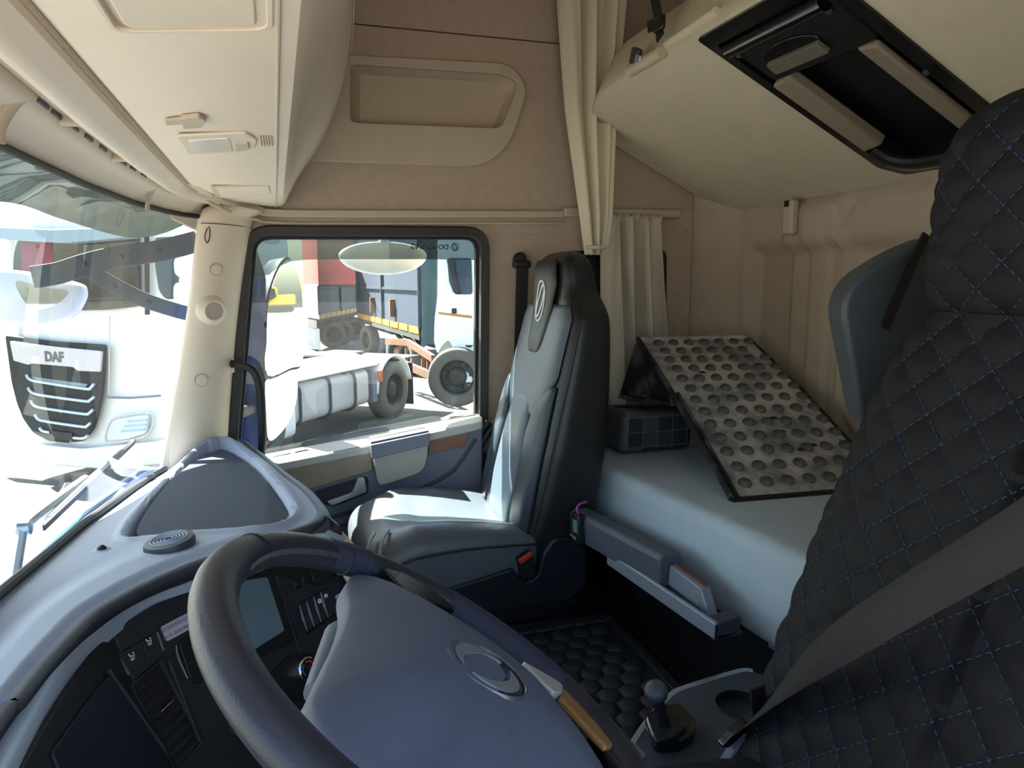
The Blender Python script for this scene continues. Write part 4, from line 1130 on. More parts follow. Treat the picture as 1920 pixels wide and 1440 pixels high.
# heater control hung on the rail end
hc = at(1084, 990, X=.785)
ht = thing('heater_control', 'small black heater control with a green display tied to the bed rail', 'control', hc - V((0, 0, .045)))
O('case', box(hc, (.022, .05, .085), Matrix.Rotation(R(-6), 3, 'X')), BLACK, ht, .005)
O('green_display', box(hc + V((-.0115, -.004, .008)), (.002, .03, .036), Matrix.Rotation(R(-6), 3, 'X')), mat('lcd_green', '5f8f83', .3), ht, .0005, label='green display')
for k in range(3):
    O('button', lathe([(0, .003), (.004, .0025), (.0045, 0)], hc + V((-.012, .02 - .014 * k, -.026)), (-1, 0, 0), 10), SILV, ht)
for k, (m_, dx) in enumerate(((mat('wire_pink', 'c04a86', .5), 0), (mat('wire_violet', '5a3fae', .5), .006))):
    O('wire', tube(smoothpath([hc + V((.0, -.008 + dx, .042)), hc + V((-.006, -.004 + dx, .052)), hc + V((.004, .004 + dx, .066)), hc + V((.03, .01 + dx, .07))], 5), .0022, 6), m_, ht)

# ------------------------------------------------------------------ ribbed rubber step cover lying on the mattress
sc_ = thing('rubber_step_cover', 'dusty rubber step cover with round studs leaning on the mattress', 'step cover', (1.4, 1.6, .4))
TL, TR = at(1196, 636, Y=2.29), at(1402, 632, Y=2.20)
BL, BR = at(1372, 936, Z=.452), at(1668, 912, Z=.452)
PNn = (TR - TL).cross(BL - TL).normalized()
if PNn.z < 0: PNn = -PNn
def sp_(u, v, h=0.0):
    a, b = TL.lerp(TR, u), BL.lerp(BR, u)
    return a.lerp(b, v) + PNn * (h + .012 * math.sin(PI * v))
top_ = [[sp_(i / 16, j / 24) for i in range(17)] for j in range(25)]
bot_ = [[sp_(i / 16, j / 24, -.012) for i in range(17)] for j in range(25)]
v1, f1 = loft(top_, False, False); v2, f2 = loft(bot_, False, False)
edge = [sp_(i / 16, 0) for i in range(17)]
sides = []
for path in ([(i / 16, 0) for i in range(17)], [(i / 16, 1) for i in range(17)], [(0, j / 24) for j in range(25)], [(1, j / 24) for j in range(25)]):
    sides.append(loft([[sp_(u, v) for u, v in path], [sp_(u, v, -.012) for u, v in path]], False, False))
O('sheet', join((v1, f1), (v2, f2), *sides), DUSTY, sc_, smooth=40)
O('edge_bead', tube([sp_(0.0, j / 24, .002) for j in range(25)], .009, 8), FLANGE, sc_)
O('edge_bead', tube([sp_(0.035, .45 + .55 * j / 14, .004) for j in range(15)], .006, 8), FLANGE, sc_)
O('edge_bead', tube([sp_(1.0, j / 24, -.004) for j in range(25)], .008, 8), FLANGE, sc_)
O('edge_bead', tube([sp_(i / 16, 1.0, -.006) for i in range(17)], .010, 8), BLACK, sc_)
O('edge_bead', tube([sp_(i / 16, 0.0, -.004) for i in range(17)], .012, 8), DUSTY, sc_)
stud = None
tu = (TR - TL).normalized(); tv = PNn.cross(tu)
nst = 0
for j in range(13):
    v = .045 + j * .0745
    for i in range(7):
        u = .155 + i * .135 + (.0 if j % 2 == 0 else .012) - .03 * v
        if u > .97: continue
        p = sp_(u, v, .0)
        if stud is None:
            stud = O('stud', lathe([(.0185, -.003), (.0185, .004), (.0155, .0085), (.009, .0105), (0, .011)], p, PNn, 12), DUSTYK, sc_, smooth=50)
            p0_ = p
        else:
            again(stud, p - p0_, sc_)
# side flange folded down on the passenger side
fl = [TL, TL + V((-.05, .02, -.14)), TL + V((-.075, .0, -.235)), sp_(0, .36) + V((-.02, .0, -.07)), sp_(0, .40)]
O('flange', prism([sp_(0, 0, -.004), at(1190, 648, Y=2.26), at(1163, 735, Y=2.22), at(1180, 742, Y=2.20), at(1252, 752, Y=2.12), sp_(0, .42, -.006), sp_(0, .2, -.004)], PNn * -.012), FLANGE, sc_, .003, label='dark side flange')
O('flange_lip', tube([at(1160, 742, Y=2.21), at(1182, 747, Y=2.19), at(1256, 757, Y=2.11)], .008, 8), FLANGE, sc_)
# chips and tears in the rubber
for u, v in ((.33, .30), (.42, .33), (.55, .55), (.60, .62), (.62, .80), (.72, .78), (.58, .70)):
    p = sp_(u, v, .0015)
    O('tear', prism([p + tu * a * .012 + tv * b * .012 for a, b in ((-1, -.2), (-.2, .5), (.9, .3), (1.2, -.4), (.2, -.5))], PNn * .002), BLACK, sc_, smooth=0)
# plaid bag under it
m = bpy.data.materials.new('bag_print'); m.use_nodes = True
n = m.node_tree; b = n.nodes['Principled BSDF']; b.inputs['Roughness'].default_value = .6
tc = n.nodes.new('ShaderNodeTexCoord'); bt = n.nodes.new('ShaderNodeTexBrick'); nz = n.nodes.new('ShaderNodeTexNoise')
bt.offset = 0; bt.inputs['Scale'].default_value = 9; bt.inputs['Brick Width'].default_value = .5; bt.inputs['Row Height'].default_value = .45
bt.inputs['Color1'].default_value = (.02, .022, .028, 1); bt.inputs['Color2'].default_value = (.09, .09, .10, 1); bt.inputs['Mortar'].default_value = (.12, .12, .13, 1)
bt.inputs['Mortar Size'].default_value = .015
mpn = n.nodes.new('ShaderNodeMapping'); mpn.inputs['Rotation'].default_value = (R(90), 0, 0)
n.links.new(tc.outputs['Object'], mpn.inputs[0]); n.links.new(mpn.outputs[0], bt.inputs['Vector']); n.links.new(bt.outputs[0], b.inputs['Base Color'])
bag = thing('plaid_bag', 'dark checked bag under the rubber step cover', 'bag', (1.2, 2.15, .438))
O('body', prism(rpoly([(1.06, 2.06, .438), (1.33, 2.06, .438), (1.33, 2.06, .565), (1.07, 2.06, .58)], .03), (0, .18, 0)), m, bag, .02, seg=3)
O('zip', tube([V((1.08, 2.15, .583)), V((1.32, 2.15, .568))], .004, 6), BLACK, bag)

# ------------------------------------------------------------------ quilted floor mat
fm = thing('quilted_floor_mat', 'dark floor mat quilted in hexagons between the seats', 'mat', (.6, 1.5, -.018))
MX0, MX1, MY0, MY1 = .10, .925, 1.02, 1.85
O('base', prism(rpoly([(MX0, MY0, -.018), (MX1 - .02, MY0, -.018), (MX1, MY1 + .01, -.018), (MX0, MY1, -.018)], .01), (0, 0, .010)), mat('mat_base', '1a1b1f', .75), fm, .003)
MATP = mat('mat_pad', '20242b', .6, var=.08, vscale=14, bump=.15, bscale=500)
hexo = None
HW = .060
hexr = HW / math.sqrt(3)
rows = int((MY1 - .05 - MY0) / (hexr * 1.5))
for j in range(rows):
    for i in range(int((MX1 - MX0) / HW)):
        x = MX0 + HW * (.6 + i + (.5 if j % 2 else 0)); y = MY1 - .075 - j * hexr * 1.5
        if x > MX1 - .045: continue
        if hexo is None:
            def hring(r, h): return [V((x + r * math.sin(PI / 3 * k), y + r * math.cos(PI / 3 * k), h)) for k in range(6)]
            hexo = O('hexagon_pad', loft([hring(hexr * .99, -.009), hring(hexr * .95, -.004), hring(hexr * .78, .0015), hring(hexr * .45, .004), hring(hexr * .1, .0046)]), MATP, fm, smooth=80)
            hx0, hy0 = x, y
        else:
            again(hexo, (x - hx0, y - hy0, 0), fm)
for i in range(13):
    O('binding', box((MX0 + .032 + i * .0635, MY1 - .017, -.002), (.0625, .042, .012)), MATP, fm, .005)
O('binding', prism([(MX1 - .042, MY0, -.01), (MX1 - .006, MY0, -.01), (MX1 + .002, MY1 - .04, -.01), (MX1 - .022, MY1 - .04, -.01)], (0, 0, .012)), MATP, fm, .004)

# ------------------------------------------------------------------ centre console
cz = .20
co = thing('centre_console', 'dark grey console beside the driver seat with a cup holder', 'console', (.7, .98, -.02))
ctop = [at(x, y, Z=cz) for x, y in [(1180, 1402), (1215, 1350), (1256, 1304), (1286, 1288), (1385, 1258), (1412, 1258), (1470, 1280), (1480, 1420), (1300, 1440), (1180, 1450)]]
ctop = [V((max(p.x, .40), p.y, cz)) for p in ctop]
cupc = at(1388, 1322, Z=cz)
cup = [cupc + V((.046 * math.cos(t), .046 * math.sin(t), 0)) for t in [2 * PI * i / 32 for i in range(32)]]
O('top_plate', plate(rpoly(ctop, [.01, .02, .03, .03, .03, .03, .01, .01, .01, .01]), [cup], (0, 0, -.012)), mat('console_plastic', '3a4049', .6, var=.05, vscale=10, bump=.06, bscale=400), co, .003)
O('body', prism([V((p.x, p.y, cz - .012)) + (V((.72, .95, 0)) - V((p.x, p.y, 0))) * .04 for p in ctop], (0, 0, -.20)), SEATBASE, co)
O('cup_holder', lathe([(.048, .002), (.046, .003), (.0455, -.002), (.043, -.075), (0, -.076)], cupc, (0, 0, 1), 36), BLACK, co, smooth=50, label='black cup holder well')
O('chrome_trim', sweep(smoothpath([p + V((0, 0, -.003)) for p in ctop[:6]], 6), [(-.005, -.006), (.005, -.006), (.006, .004), (-.005, .005)]), SILV, co, .001, label='silver trim edge')
gl_ = lambda x, y, z: at(x, y, Z=z)
gs = thing('gear_selector', 'short gear selector with a flat round knob on the console', 'gear lever', at(1255, 1385, Z=cz))
O('gate', prism(rpoly([gl_(x, y, .203) for x, y in [(1207, 1362), (1240, 1340), (1272, 1336), (1304, 1368), (1302, 1392), (1270, 1412), (1225, 1412)]], .012), (0, 0, .022)), BLACKG, gs, .005)
O('boot', prism(rpoly([gl_(x, y, .225) for x, y in [(1222, 1392), (1262, 1366), (1290, 1372), (1262, 1398), (1230, 1406)]], .006), (0, 0, .016)), SEATBASE, gs, .004)
k0, k1 = gl_(1249, 1375, .225), at(1231, 1300, Y=gl_(1249, 1375, .225).y + .004)
O('lever', tube([k0, k0.lerp(k1, .5), k1], .0105, 14, scale=[1.1, 1.0, .95]), BLACK, gs)
kd = (k1 - k0).normalized()
O('knob', lathe([(.010, -.012), (.018, -.006), (.0205, .004), (.0195, .012), (.014, .0165), (0, .018)], k1, kd + V((-.2, -.25, 0)), 28), mat('knob_plastic', '3b3f46', .5), gs, smooth=70)

# ------------------------------------------------------------------ driver seat with quilted cover
DY = .55
DS = [(.28, .60, .80, .285), (.36, .628, .83, .288), (.45, .660, .86, .290), (.6, .712, .90, .286), (.75, .763, .94, .272), (.85, .797, .965, .258), (.90, .813, .975, .245), (.93, .822, .98, .230), (.95, .828, .985, .212), (.962, .830, .985, .196), (.975, .822, .98, .198), (1.0, .815, .972, .197), (1.06, .808, .962, .193), (1.12, .805, .95, .186), (1.17, .808, .938, .170), (1.205, .82, .925, .144), (1.225, .84, .91, .10), (1.232, .855, .90, .07)]
DZ = [s[0] for s in DS]
def dsec(z): return [lerp(DZ, [s[k] for s in DS], z) for k in (1, 2, 3)]
QS = .048
def quilt(y, z):
    a = (y + z * 1.06) / (QS * math.sqrt(2)); b_ = (y - z * 1.06) / (QS * math.sqrt(2))
    return (abs(math.sin(PI * a)) * abs(math.sin(PI * b_))) ** .45
def dpoint(t, z, ex=4.2, off=0.0, q=True):
    xf_, xb_, hw = dsec(z)
    xm, a = (xf_ + xb_) / 2, (xb_ - xf_) / 2
    c_, s_ = math.cos(t), math.sin(t)
    px_, py_ = math.copysign(abs(c_) ** (2 / ex), c_), math.copysign(abs(s_) ** (2 / ex), s_)
    e = off
    y = hw * py_
    if q and c_ > -.2:
        e += .007 * quilt(y if abs(py_) < .97 else math.copysign(hw + (1 - abs(px_)) * a, py_), z)
        e += .0018 * math.sin(40 * y + 18 * z) * math.sin(23 * z - 9 * y)
    return V((xm - (a + e) * px_, DY + (hw + e) * py_, z))
dsn = thing('driving_seat', 'driver seat in a black quilted cover with blue stitching', 'seat', (.7, DY, -.02))
NT = 260
angs = [2 * PI * i / NT for i in range(NT)]
# denser on the front face: remap angles so that the superellipse is sampled evenly
def even(n, ex=4.2):
    pts = []
    for i in range(4000):
        t = 2 * PI * i / 4000
        c_, s_ = math.cos(t), math.sin(t)
        pts.append((.09 * math.copysign(abs(c_) ** (2 / ex), c_), .27 * math.copysign(abs(s_) ** (2 / ex), s_), t))
    L_ = [0]
    for i in range(1, 4001):
        a, b = pts[i - 1], pts[i % 4000]
        L_.append(L_[-1] + math.hypot(a[0] - b[0], a[1] - b[1]))
    out_ = []; j = 0
    for k in range(n):
        tgt = L_[-1] * k / n
        while L_[j + 1] < tgt: j += 1
        out_.append(2 * PI * j / 4000)
    return out_
angs = even(240)
zsn = [.28 + (.966 - .28) * i / 150 for i in range(151)]
O('back_cover', loft([[dpoint(t, z) for t in angs] for z in zsn]), QUILT, dsn, smooth=80, label='black quilted backrest cover')
zsh = [.962 + (1.232 - .962) * i / 70 for i in range(71)]
O('headrest_cover', loft([[dpoint(t, z, off=.003) for t in angs] for z in zsh]), QUILT, dsn, smooth=80, label='black quilted headrest cover')
O('headrest_seam', tube([dpoint(t, .966, off=.003, q=False) for t in angs], .003, 6, closed=True), BLACK, dsn)
# dashed blue stitches on the front
def dfront(y, z):
    xf_, xb_, hw = dsec(z)
    xm, a = (xf_ + xb_) / 2, (xb_ - xf_) / 2
    r_ = min(.999, abs(y / hw))
    return V((xm - a * (1 - r_ ** 4.2) ** (1 / 4.2) - .0034 - (.003 if z > .964 else 0), DY + y, z))
sv, sf = [], []
P_ = QS * math.sqrt(2)
for fam in (1, -1):
    for k in range(-40, 41):
        z = .30
        while z < 1.215:
            # line: y + fam*z*1.06 = k*P_
            y = k * P_ - fam * z * 1.06
            y2 = k * P_ - fam * (z + .0042) * 1.06
            hw = dsec(z)[2]
            if abs(y) < hw * .97 and abs(y2) < dsec(z + .0042)[2] * .97:
                a, b_ = dfront(y, z), dfront(y2, z + .0042)
                v_, f_ = beam(a, b_, .0010, .0008, (1, 0, 0))
                o0 = len(sv); sv += v_; sf += [[i + o0 for i in q] for q in f_]
            z += .0078
O('stitching', (sv, sf), THREAD, dsn, smooth=0, kind='stuff', label='blue dashed stitching')
# grey shell of the seat showing beside the cover
gs_ = [at(x, y, Y=.90) for x, y in [(1760, 438), (1700, 462), (1650, 490), (1612, 515), (1588, 545), (1578, 585), (1588, 640), (1600, 700), (1618, 800), (1760, 800)]]
O('seat_shell', prism(rpoly(gs_, .02), (.05, .09, 0)), mat('shell_grey', '3b4347', .5, var=.05), dsn, .018, seg=3, label='grey plastic seat wing')
O('side_strap', sweep([at(1737, 440, Y=.89), at(1712, 490, Y=.89), at(1683, 560, Y=.89), at(1660, 615, Y=.89)], [(-.008, -.002), (.008, -.002), (.008, .002), (-.008, .002)], upv=(0, 1, 0)), BLACK, dsn)
# cushion
def dc_ring(x, n=56):
    zt, zb, hw = lerp([.22, .24, .28, .36, .5, .66], [.285, .325, .355, .365, .355, .33], x), .17, lerp([.22, .24, .30, .66], [.22, .25, .265, .265], x)
    out_ = []
    for i in range(n):
        t = 2 * PI * i / n; c_, s_ = math.cos(t), math.sin(t)
        out_.append(V((x, DY + hw * math.copysign(abs(s_) ** .5, s_), (zt + zb) / 2 + (zt - zb) / 2 * math.copysign(abs(c_) ** .5, c_) + (.004 * quilt(hw * s_, x) if c_ > 0 else 0))))
    return out_
O('cushion', loft([dc_ring(.22 + .46 * i / 60) for i in range(61)]), QUILT, dsn, smooth=80, label='black quilted cushion cover')
O('pedestal', prism([(.30, .36, -.02), (.78, .36, -.02), (.78, .76, -.02), (.30, .76, -.02)], (0, 0, .20)), SEATBASE, dsn, .01)
O('side_trim', prism(rpoly([at(x, y, Y=.83) for x, y in [(1360, 1440), (1385, 1400), (1410, 1385), (1470, 1400), (1500, 1500), (1340, 1500)]], .012), (0, .02, 0)), mat('seat_side_grey', '4c5566', .5), dsn, .004)
O('cover_tie', sweep(smoothpath([at(1420, 1290, Y=.80), at(1424, 1340, Y=.80), at(1432, 1390, Y=.81), at(1420, 1400, Y=.82)], 4), [(-.012, -.002), (.012, -.002), (.012, .002), (-.012, .002)], upv=(0, 1, 0)), QUILT, dsn)
# lap and shoulder belt
db = thing('driver_belt', 'grey-brown seat belt crossing the quilted driver seat', 'seat belt', at(1385, 1385, Y=.83))
bpth = [at(1392, 1368, Y=.83), at(1420, 1340, Y=.79), at(1500, 1262, Y=.70), at(1600, 1190, Y=.62), at(1720, 1115, Y=.55), at(1830, 1050, Y=.49), at(1930, 990, Y=.44), at(2060, 905, Y=.38), at(2250, 760, Y=.30)]
bup = [V((-.2, .55, .5)), V((-.3, .4, .5)), V((-.55, .1, .45)), V((-.8, -.2, .35)), V((-.9, -.35, .3)), V((-.9, -.4, .3)), V((-.9, -.4, .3)), V((-.9, -.4, .3)), V((-.9, -.4, .3))]
bl_, br_ = [], []
pp = smoothpath(bpth, 6); uu = smoothpath(bup, 6)
for i, p in enumerate(pp):
    t = (pp[min(i + 1, len(pp) - 1)] - pp[max(i - 1, 0)]).normalized()
    s_ = t.cross(uu[i]).normalized()
    bl_.append(p + s_ * .024); br_.append(p - s_ * .024)
O('webbing', loft([bl_, [a.lerp(b, .5) + u_.normalized() * .001 for a, b, u_ in zip(bl_, br_, uu)], br_], False, False), BELT, db, solid=.0016, smooth=80)
O('tongue', prism(rpoly([at(x, y, Y=.835) for x, y in [(1352, 1402), (1366, 1404), (1412, 1362), (1422, 1345), (1400, 1352), (1372, 1378)]], .006), (0, .014, 0)), BLACKG, db, .004, label='black belt tongue and buckle')

# ------------------------------------------------------------------ outside: our own truck
G = -1.45
cabx = thing('cab_exterior', 'blue painted outside of our own cab below the windshield', 'truck cab', (-.5, 1.3, G), kind='structure')
O('cowl', loft([[V((lerp(YS, XB, y) - .015, y, .43)) for y in YS], [V((lerp(YS, XB, y) - .07, y, .425)) for y in YS], [V((lerp(YS, XB, y) - .10, y, .40)) for y in YS], [V((lerp(YS, XB, y) - .12, y, -.6)) for y in YS]], False, False), BLUEP, cabx, solid=.01)
O('cowl_edge', tube([V((lerp(YS, XB, y) - .072, y, .432)) for y in YS], .008, 8), mat('blue_edge', '3b8fb8', .3), cabx)
O('corner_panel', prism([(-.33, 2.39, -.6), (-.20, 2.49, -.6), (-.16, 2.55, -.6), (-.30, 2.53, -.6), (-.42, 2.42, -.6)], (0, 0, .97)), BLUEP, cabx, .01)
O('pillar_skin', loft([[a + V((.012, .03, 0)), a.lerp(b, .35) + V((-.01, .06, 0)), b + V((-.02, .07, 0)), b + V((.01, .065, 0))] for a, b in zip(pL, pR)], False, False), BLUEP, cabx, solid=.02)
O('roof_skin', prism([(-.43, .1, 1.275), (-.32, .1, 2.19), (-.24, .1, 2.19), (-.32, .1, 1.33)], (0, 2.46, 0)), BLUEP, cabx)
O('door_skin', prism([(-.25, 2.53, -.6), (.75, 2.53, -.6), (.75, 2.53, .43), (-.18, 2.53, .34)], (0, .03, 0)), BLUEP, cabx)
# tinted sun visor over the windshield
lowe = smoothpath([V((-.50, .1, 1.15)), V((-.74, .5, 1.12)), V((-.83, 1.2, 1.11)), V((-.82, 1.75, 1.14)), at(0, 378, Y=2.42), at(110, 409, Y=2.57), at(190, 434, Y=2.64), at(250, 446, Y=2.67), at(305, 438, Y=2.67), at(360, 414, Y=2.64)], 6)
upe = smoothpath([V((-.30, .1, 1.25)), V((-.43, .5, 1.26)), V((-.46, 1.2, 1.265)), V((-.44, 1.7, 1.265)), V((-.42, 1.9, 1.265)), V((-.40, 2.05, 1.26)), V((-.35, 2.25, 1.255)), V((-.31, 2.36, 1.25)), V((-.26, 2.45, 1.245)), V((-.2, 2.53, 1.24))], 6)
O('sun_visor', loft([upe, [a.lerp(b, .5) + V((-.02, 0, .02)) for a, b in zip(upe, lowe)], lowe], False, False), glass('visor_tint', '252b29', dust=.4, dcol='2b312d', vstretch=(3, 3, 3), flat=True), cabx, smooth=80, label='smoky tinted sun visor')
# wiper; the arm's white stands in for sun on it
wip = thing('wiper', 'windshield wiper resting low on the glass', 'wiper', at(40, 1050, X=-.47))
O('blade', join(tube([at(252, 826, X=-.475), at(215, 857, X=-.475), at(85, 985, X=-.475)], .006, 8), beam(at(252, 829, X=-.47), at(82, 990, X=-.47), .004, .012)), BLACK, wip)
O('blade_spine', tube([at(232, 845, X=-.482), at(160, 905, X=-.482), at(90, 972, X=-.482)], .007, 8), SILV, wip, label='shiny blade spine')
O('arm', tube(smoothpath([at(160, 898, X=-.49), at(95, 945, X=-.495), at(45, 985, X=-.50), at(38, 1010, X=-.50), at(22, 1110, X=-.50)], 4), .011, 8), WHITED, wip)
O('joint', lathe([(0, .012), (.016, .010), (.018, -.01)], at(47, 988, X=-.495), (1, 0, 0), 16), SILV, wip)

# front mirror on its bracket
MY_ = 2.62
fmr = thing('front_mirror', 'white front mirror on a forked grey bracket outside the windshield', 'mirror', at(70, 610, Y=MY_))
hou = [at(x, y, Y=MY_) for x, y in [(-90, 512), (-20, 505), (40, 508), (100, 520), (150, 532), (160, 545), (157, 565), (140, 592), (110, 606), (60, 612), (0, 605), (-90, 580)]]
hc_ = sum(hou, V()) / len(hou)
hou = smoothpath(hou, 4, True)
rings = [[hc_ + (p - hc_) * s + V((0, d, 0)) for p in hou] for s, d in ((.86, -.02), (.95, -.012), (1.0, .02), (.96, .06), (.7, .10), (.2, .115))]
O('housing', loft(rings), WHITE, fmr, smooth=70)
O('glass', prism(smoothpath([at(x, y, Y=MY_ - .022) for x, y in [(30, 527), (80, 540), (125, 545), (118, 562), (90, 577), (66, 580), (45, 565)]], 4, True), (0, .006, 0)), MIRR, fmr, label='mirror glass')
O('bracket', join(sweep(smoothpath([at(x, y, Y=MY_ - .03) for x, y in [(372, 452), (300, 470), (220, 482), (160, 496), (110, 512), (60, 520)]], 5), [(-.004, -.034), (.004, -.034), (.004, .034), (-.004, .034)], upv=(0, 0, 1)),
                  sweep(smoothpath([at(x, y, Y=MY_ - .028) for x, y in [(372, 592), (330, 582), (270, 562), (215, 535), (160, 502)]], 5), [(-.004, -.024), (.004, -.024), (.004, .024), (-.004, .024)], upv=(0, 0, 1))), mat('bracket_grey', '55595a', .6, var=.06), fmr, .002)
for px, py in ((297, 470), (227, 481), (157, 495), (214, 537), (277, 568)):
    O('bolt', lathe([(0, .005), (.006, .004), (.007, 0)], at(px, py, Y=MY_ - .036), (0, -1, 0), 10), DOORD, fmr)
# side mirror seen through the passenger window
smr = thing('side_mirror', 'tall side mirror in a dark shell outside the passenger window', 'mirror', at(520, 830, Y=2.85))
MP = at(535, 600, Y=2.88)
MN = V((.757, -.648, .012)).normalized()
mo_ = [on(x, y, MP, MN) for x, y in [(541, 486), (552, 497), (561, 525), (567, 560), (568, 620), (567, 680), (546, 690), (502, 704), (500, 640), (503, 570), (515, 525), (528, 497)]]
mo_ = smoothpath(mo_, 4, True)
mc = sum(mo_, V()) / len(mo_)
O('upper_glass', prism(mo_, MN * -.006), MIRR, smr, label='large mirror glass')
O('upper_housing', loft([[mc + (q - mc) * 1.045 - MN * .008 for q in mo_], [mc + (q - mc) * 1.0 - MN * .08 for q in mo_], [mc + (q - mc) * .5 - MN * .12 for q in mo_]]), mat('mirror_shell', '2a2c30', .5), smr, smooth=70)
l2 = smoothpath([on(x, y, MP, (V((.70, -.70, -.12)).normalized())) for x, y in [(553, 692), (558, 735), (549, 775), (530, 808), (505, 826), (499, 780), (497, 730), (500, 712), (525, 703)]], 4, True)
c2_ = sum(l2, V()) / len(l2)
LN = V((.70, -.70, -.12)).normalized()
O('lower_glass', prism(l2, LN * -.006), MIRR, smr, label='small wide-angle mirror glass')
O('lower_housing', loft([[c2_ + (q - c2_) * 1.06 - LN * .008 for q in l2], [c2_ + (q - c2_) * .95 - LN * .07 for q in l2], [c2_ + (q - c2_) * .4 - LN * .10 for q in l2]]), mat('mirror_shell', '2a2c30', .5), smr, smooth=70)
O('post', prism(rpoly([at(x, y, Y=2.80) for x, y in [(440, 850), (441, 640), (452, 520), (470, 458), (484, 470), (500, 520), (500, 570), (493, 700), (490, 850)]], .015), (-.06, .10, 0)), BLUED, smr, .012, label='dark blue mirror post')
for z_ in (.55, 1.06):
    O('arm', beam((-.20, 2.52, z_), (-.10, 2.84, z_ - .02), .05, .04), mat('mirror_shell', '2a2c30', .5), smr, .01)
O('post_edge', tube([at(446, 845, Y=2.79), at(447, 640, Y=2.79), at(455, 545, Y=2.79)], .010, 8), BLUEP, smr, label='bright blue edge')
# kerb mirror and wind deflector above the window
km = thing('kerb_mirror', 'white kerb mirror hanging over the passenger door', 'mirror', at(720, 515, Y=2.85))
kc_ = at(720, 478, Y=2.74)
ku = [[kc_ + V((.163 * math.cos(t) * s, d, (.074 if math.sin(t) < 0 else .05) * math.sin(t) * s)) for t in [2 * PI * i / 40 for i in range(40)]] for s, d in ((.92, -.02), (1.0, -.005), (1.0, .06), (.8, .12), (.3, .15))]
O('housing', loft(ku), WHITE, km, smooth=70)
O('arm', tube([kc_ + V((0, .03, .03)), kc_ + V((0, -.08, .12)), kc_ + V((0, -.18, .18))], .02, 10), WHITED, km)
de = thing('wind_deflector', 'tinted wind deflector with a printed name along the top of the passenger window', 'deflector', at(700, 486, Y=2.57))
YDf = 2.575
do = [at(x, y, Y=YDf) for x, y in [(470, 430), (912, 430), (912, 488), (800, 486), (640, 486), (575, 487), (545, 490), (522, 500), (505, 515), (470, 520)]]
O('sheet', prism(do, (0, .003, 0)), TINT, de, smooth=0, label='smoky plastic sheet')
INK = mat('deflector_ink', '0d1218', .6)
O('lettering', text('DONGFENG', at(806, 463, Y=YDf - .002), (-1, 0, 0), (0, 0, 1), .0175, bold=.0006), INK, de, smooth=0)
ec_ = at(853, 463, Y=YDf - .002)
O('emblem', join(tube([ec_ + V((.014 * math.cos(t), 0, .014 * math.sin(t))) for t in [2 * PI * i / 24 for i in range(24)]], .0016, 6, closed=True),
                 tube([ec_ + V((.006 * math.cos(t) - .004 * math.sin(t), 0, .011 * math.sin(t))) for t in [2 * PI * i / 24 for i in range(24)]], .0022, 6, closed=True)), INK, de)

# ------------------------------------------------------------------ the yard
gm = mat('gravel', '4c4c4b', 0.95, col2='6f6c66', vscale=1.1, bump=.9, bscale=6)
gnd = O('ground', box((0, 40, G - .05), (260, 260, .1)), gm, None, label='pale gravel yard around the parked trucks', kind='structure')

def wheel(parent, c, ax, r, w_, nb=10, tire=None, rimm=None):
    c, ax = V(c), V(ax).normalized()
    t_ = O('tire', lathe([(r * .60, w_ * .42), (r * .68, w_ * .50), (r * .92, w_ * .48), (r, w_ * .36), (r, -w_ * .36), (r * .92, -w_ * .48), (r * .60, -w_ * .45)], c, ax, 40), tire or TIRED, parent, smooth=50)
    r_ = O('rim', lathe([(r * .60, w_ * .42), (r * .57, w_ * .40), (r * .52, w_ * .15), (r * .34, w_ * .10), (r * .30, w_ * .28), (r * .20, w_ * .34), (0, w_ * .34)], c, ax, 32), rimm or RIM, parent, smooth=50)
    a = ax.orthogonal().normalized(); b = ax.cross(a)
    for i in range(nb):
        p = c + (a * math.cos(2 * PI * i / nb) + b * math.sin(2 * PI * i / nb)) * r * .43 + ax * w_ * .13
        O('wheel_bolt', lathe([(0, .05), (.018, .045), (.022, 0)], p, ax, 6), TIRE, r_)
    return t_

# white tractor unit ahead: front square to us, chassis running away to the right
RD = V((.61, .79, 0)).normalized(); WD = V((RD.y, -RD.x, 0))
K = V((-1.12, 8.75, G))
tp_ = lambda a, b, z: K - WD * a + RD * b + V((0, 0, z))
fd = lambda px, py, l=0.0: on(px, py, K - RD * l, RD)
sd_ = lambda px, py, l=0.0: on(px, py, K + WD * l, WD)
def fds(pts, l0, l1, r=0):
    q = [fd(x, y, l0) for x, y in pts]
    if r: q = rpoly(q, r)
    return prism(q, RD * (l0 - l1))
tr = thing('white_tractor', 'white tractor unit facing us beyond the windshield', 'truck', tp_(1.25, 2.5, 0))
cabo = [(.0, .25), (.0, 3.0), (.12, 3.55), (.6, 3.75), (1.9, 3.75), (2.38, 3.55), (2.5, 3.0), (2.5, .25)]
def cabring(b, s):
    return [tp_(1.25 + (a - 1.25) * s, b, z) for a, z in [p.xy for p in rpoly([V((a, z, 0)) for a, z in cabo], .15, 3)]]
O('cab', loft([cabring(.06, .93), cabring(.02, .96), cabring(.10, .985), cabring(.22, 1.0), cabring(2.15, 1.0)]), WHITE, tr, smooth=40)
O('windshield', fds([(38, 448), (140, 440), (262, 436), (266, 574), (205, 581), (150, 582), (60, 572), (28, 560), (30, 480)], -.01, .03, .08), GLASSD, tr, .01, label='dark windshield')
O('cab_sun_visor', fds([(-30, 425), (130, 432), (262, 428), (262, 448), (150, 458), (50, 452), (-30, 440)], .0, .22, .02), mat('visor_bluegrey', '8fa3ad', .4), tr, .02)
for y in (548, 556, 564):
    O('cowl_slot', beam(fd(165, y, .035), fd(235, y - 3, .035), .02, .03), BLACK, tr)
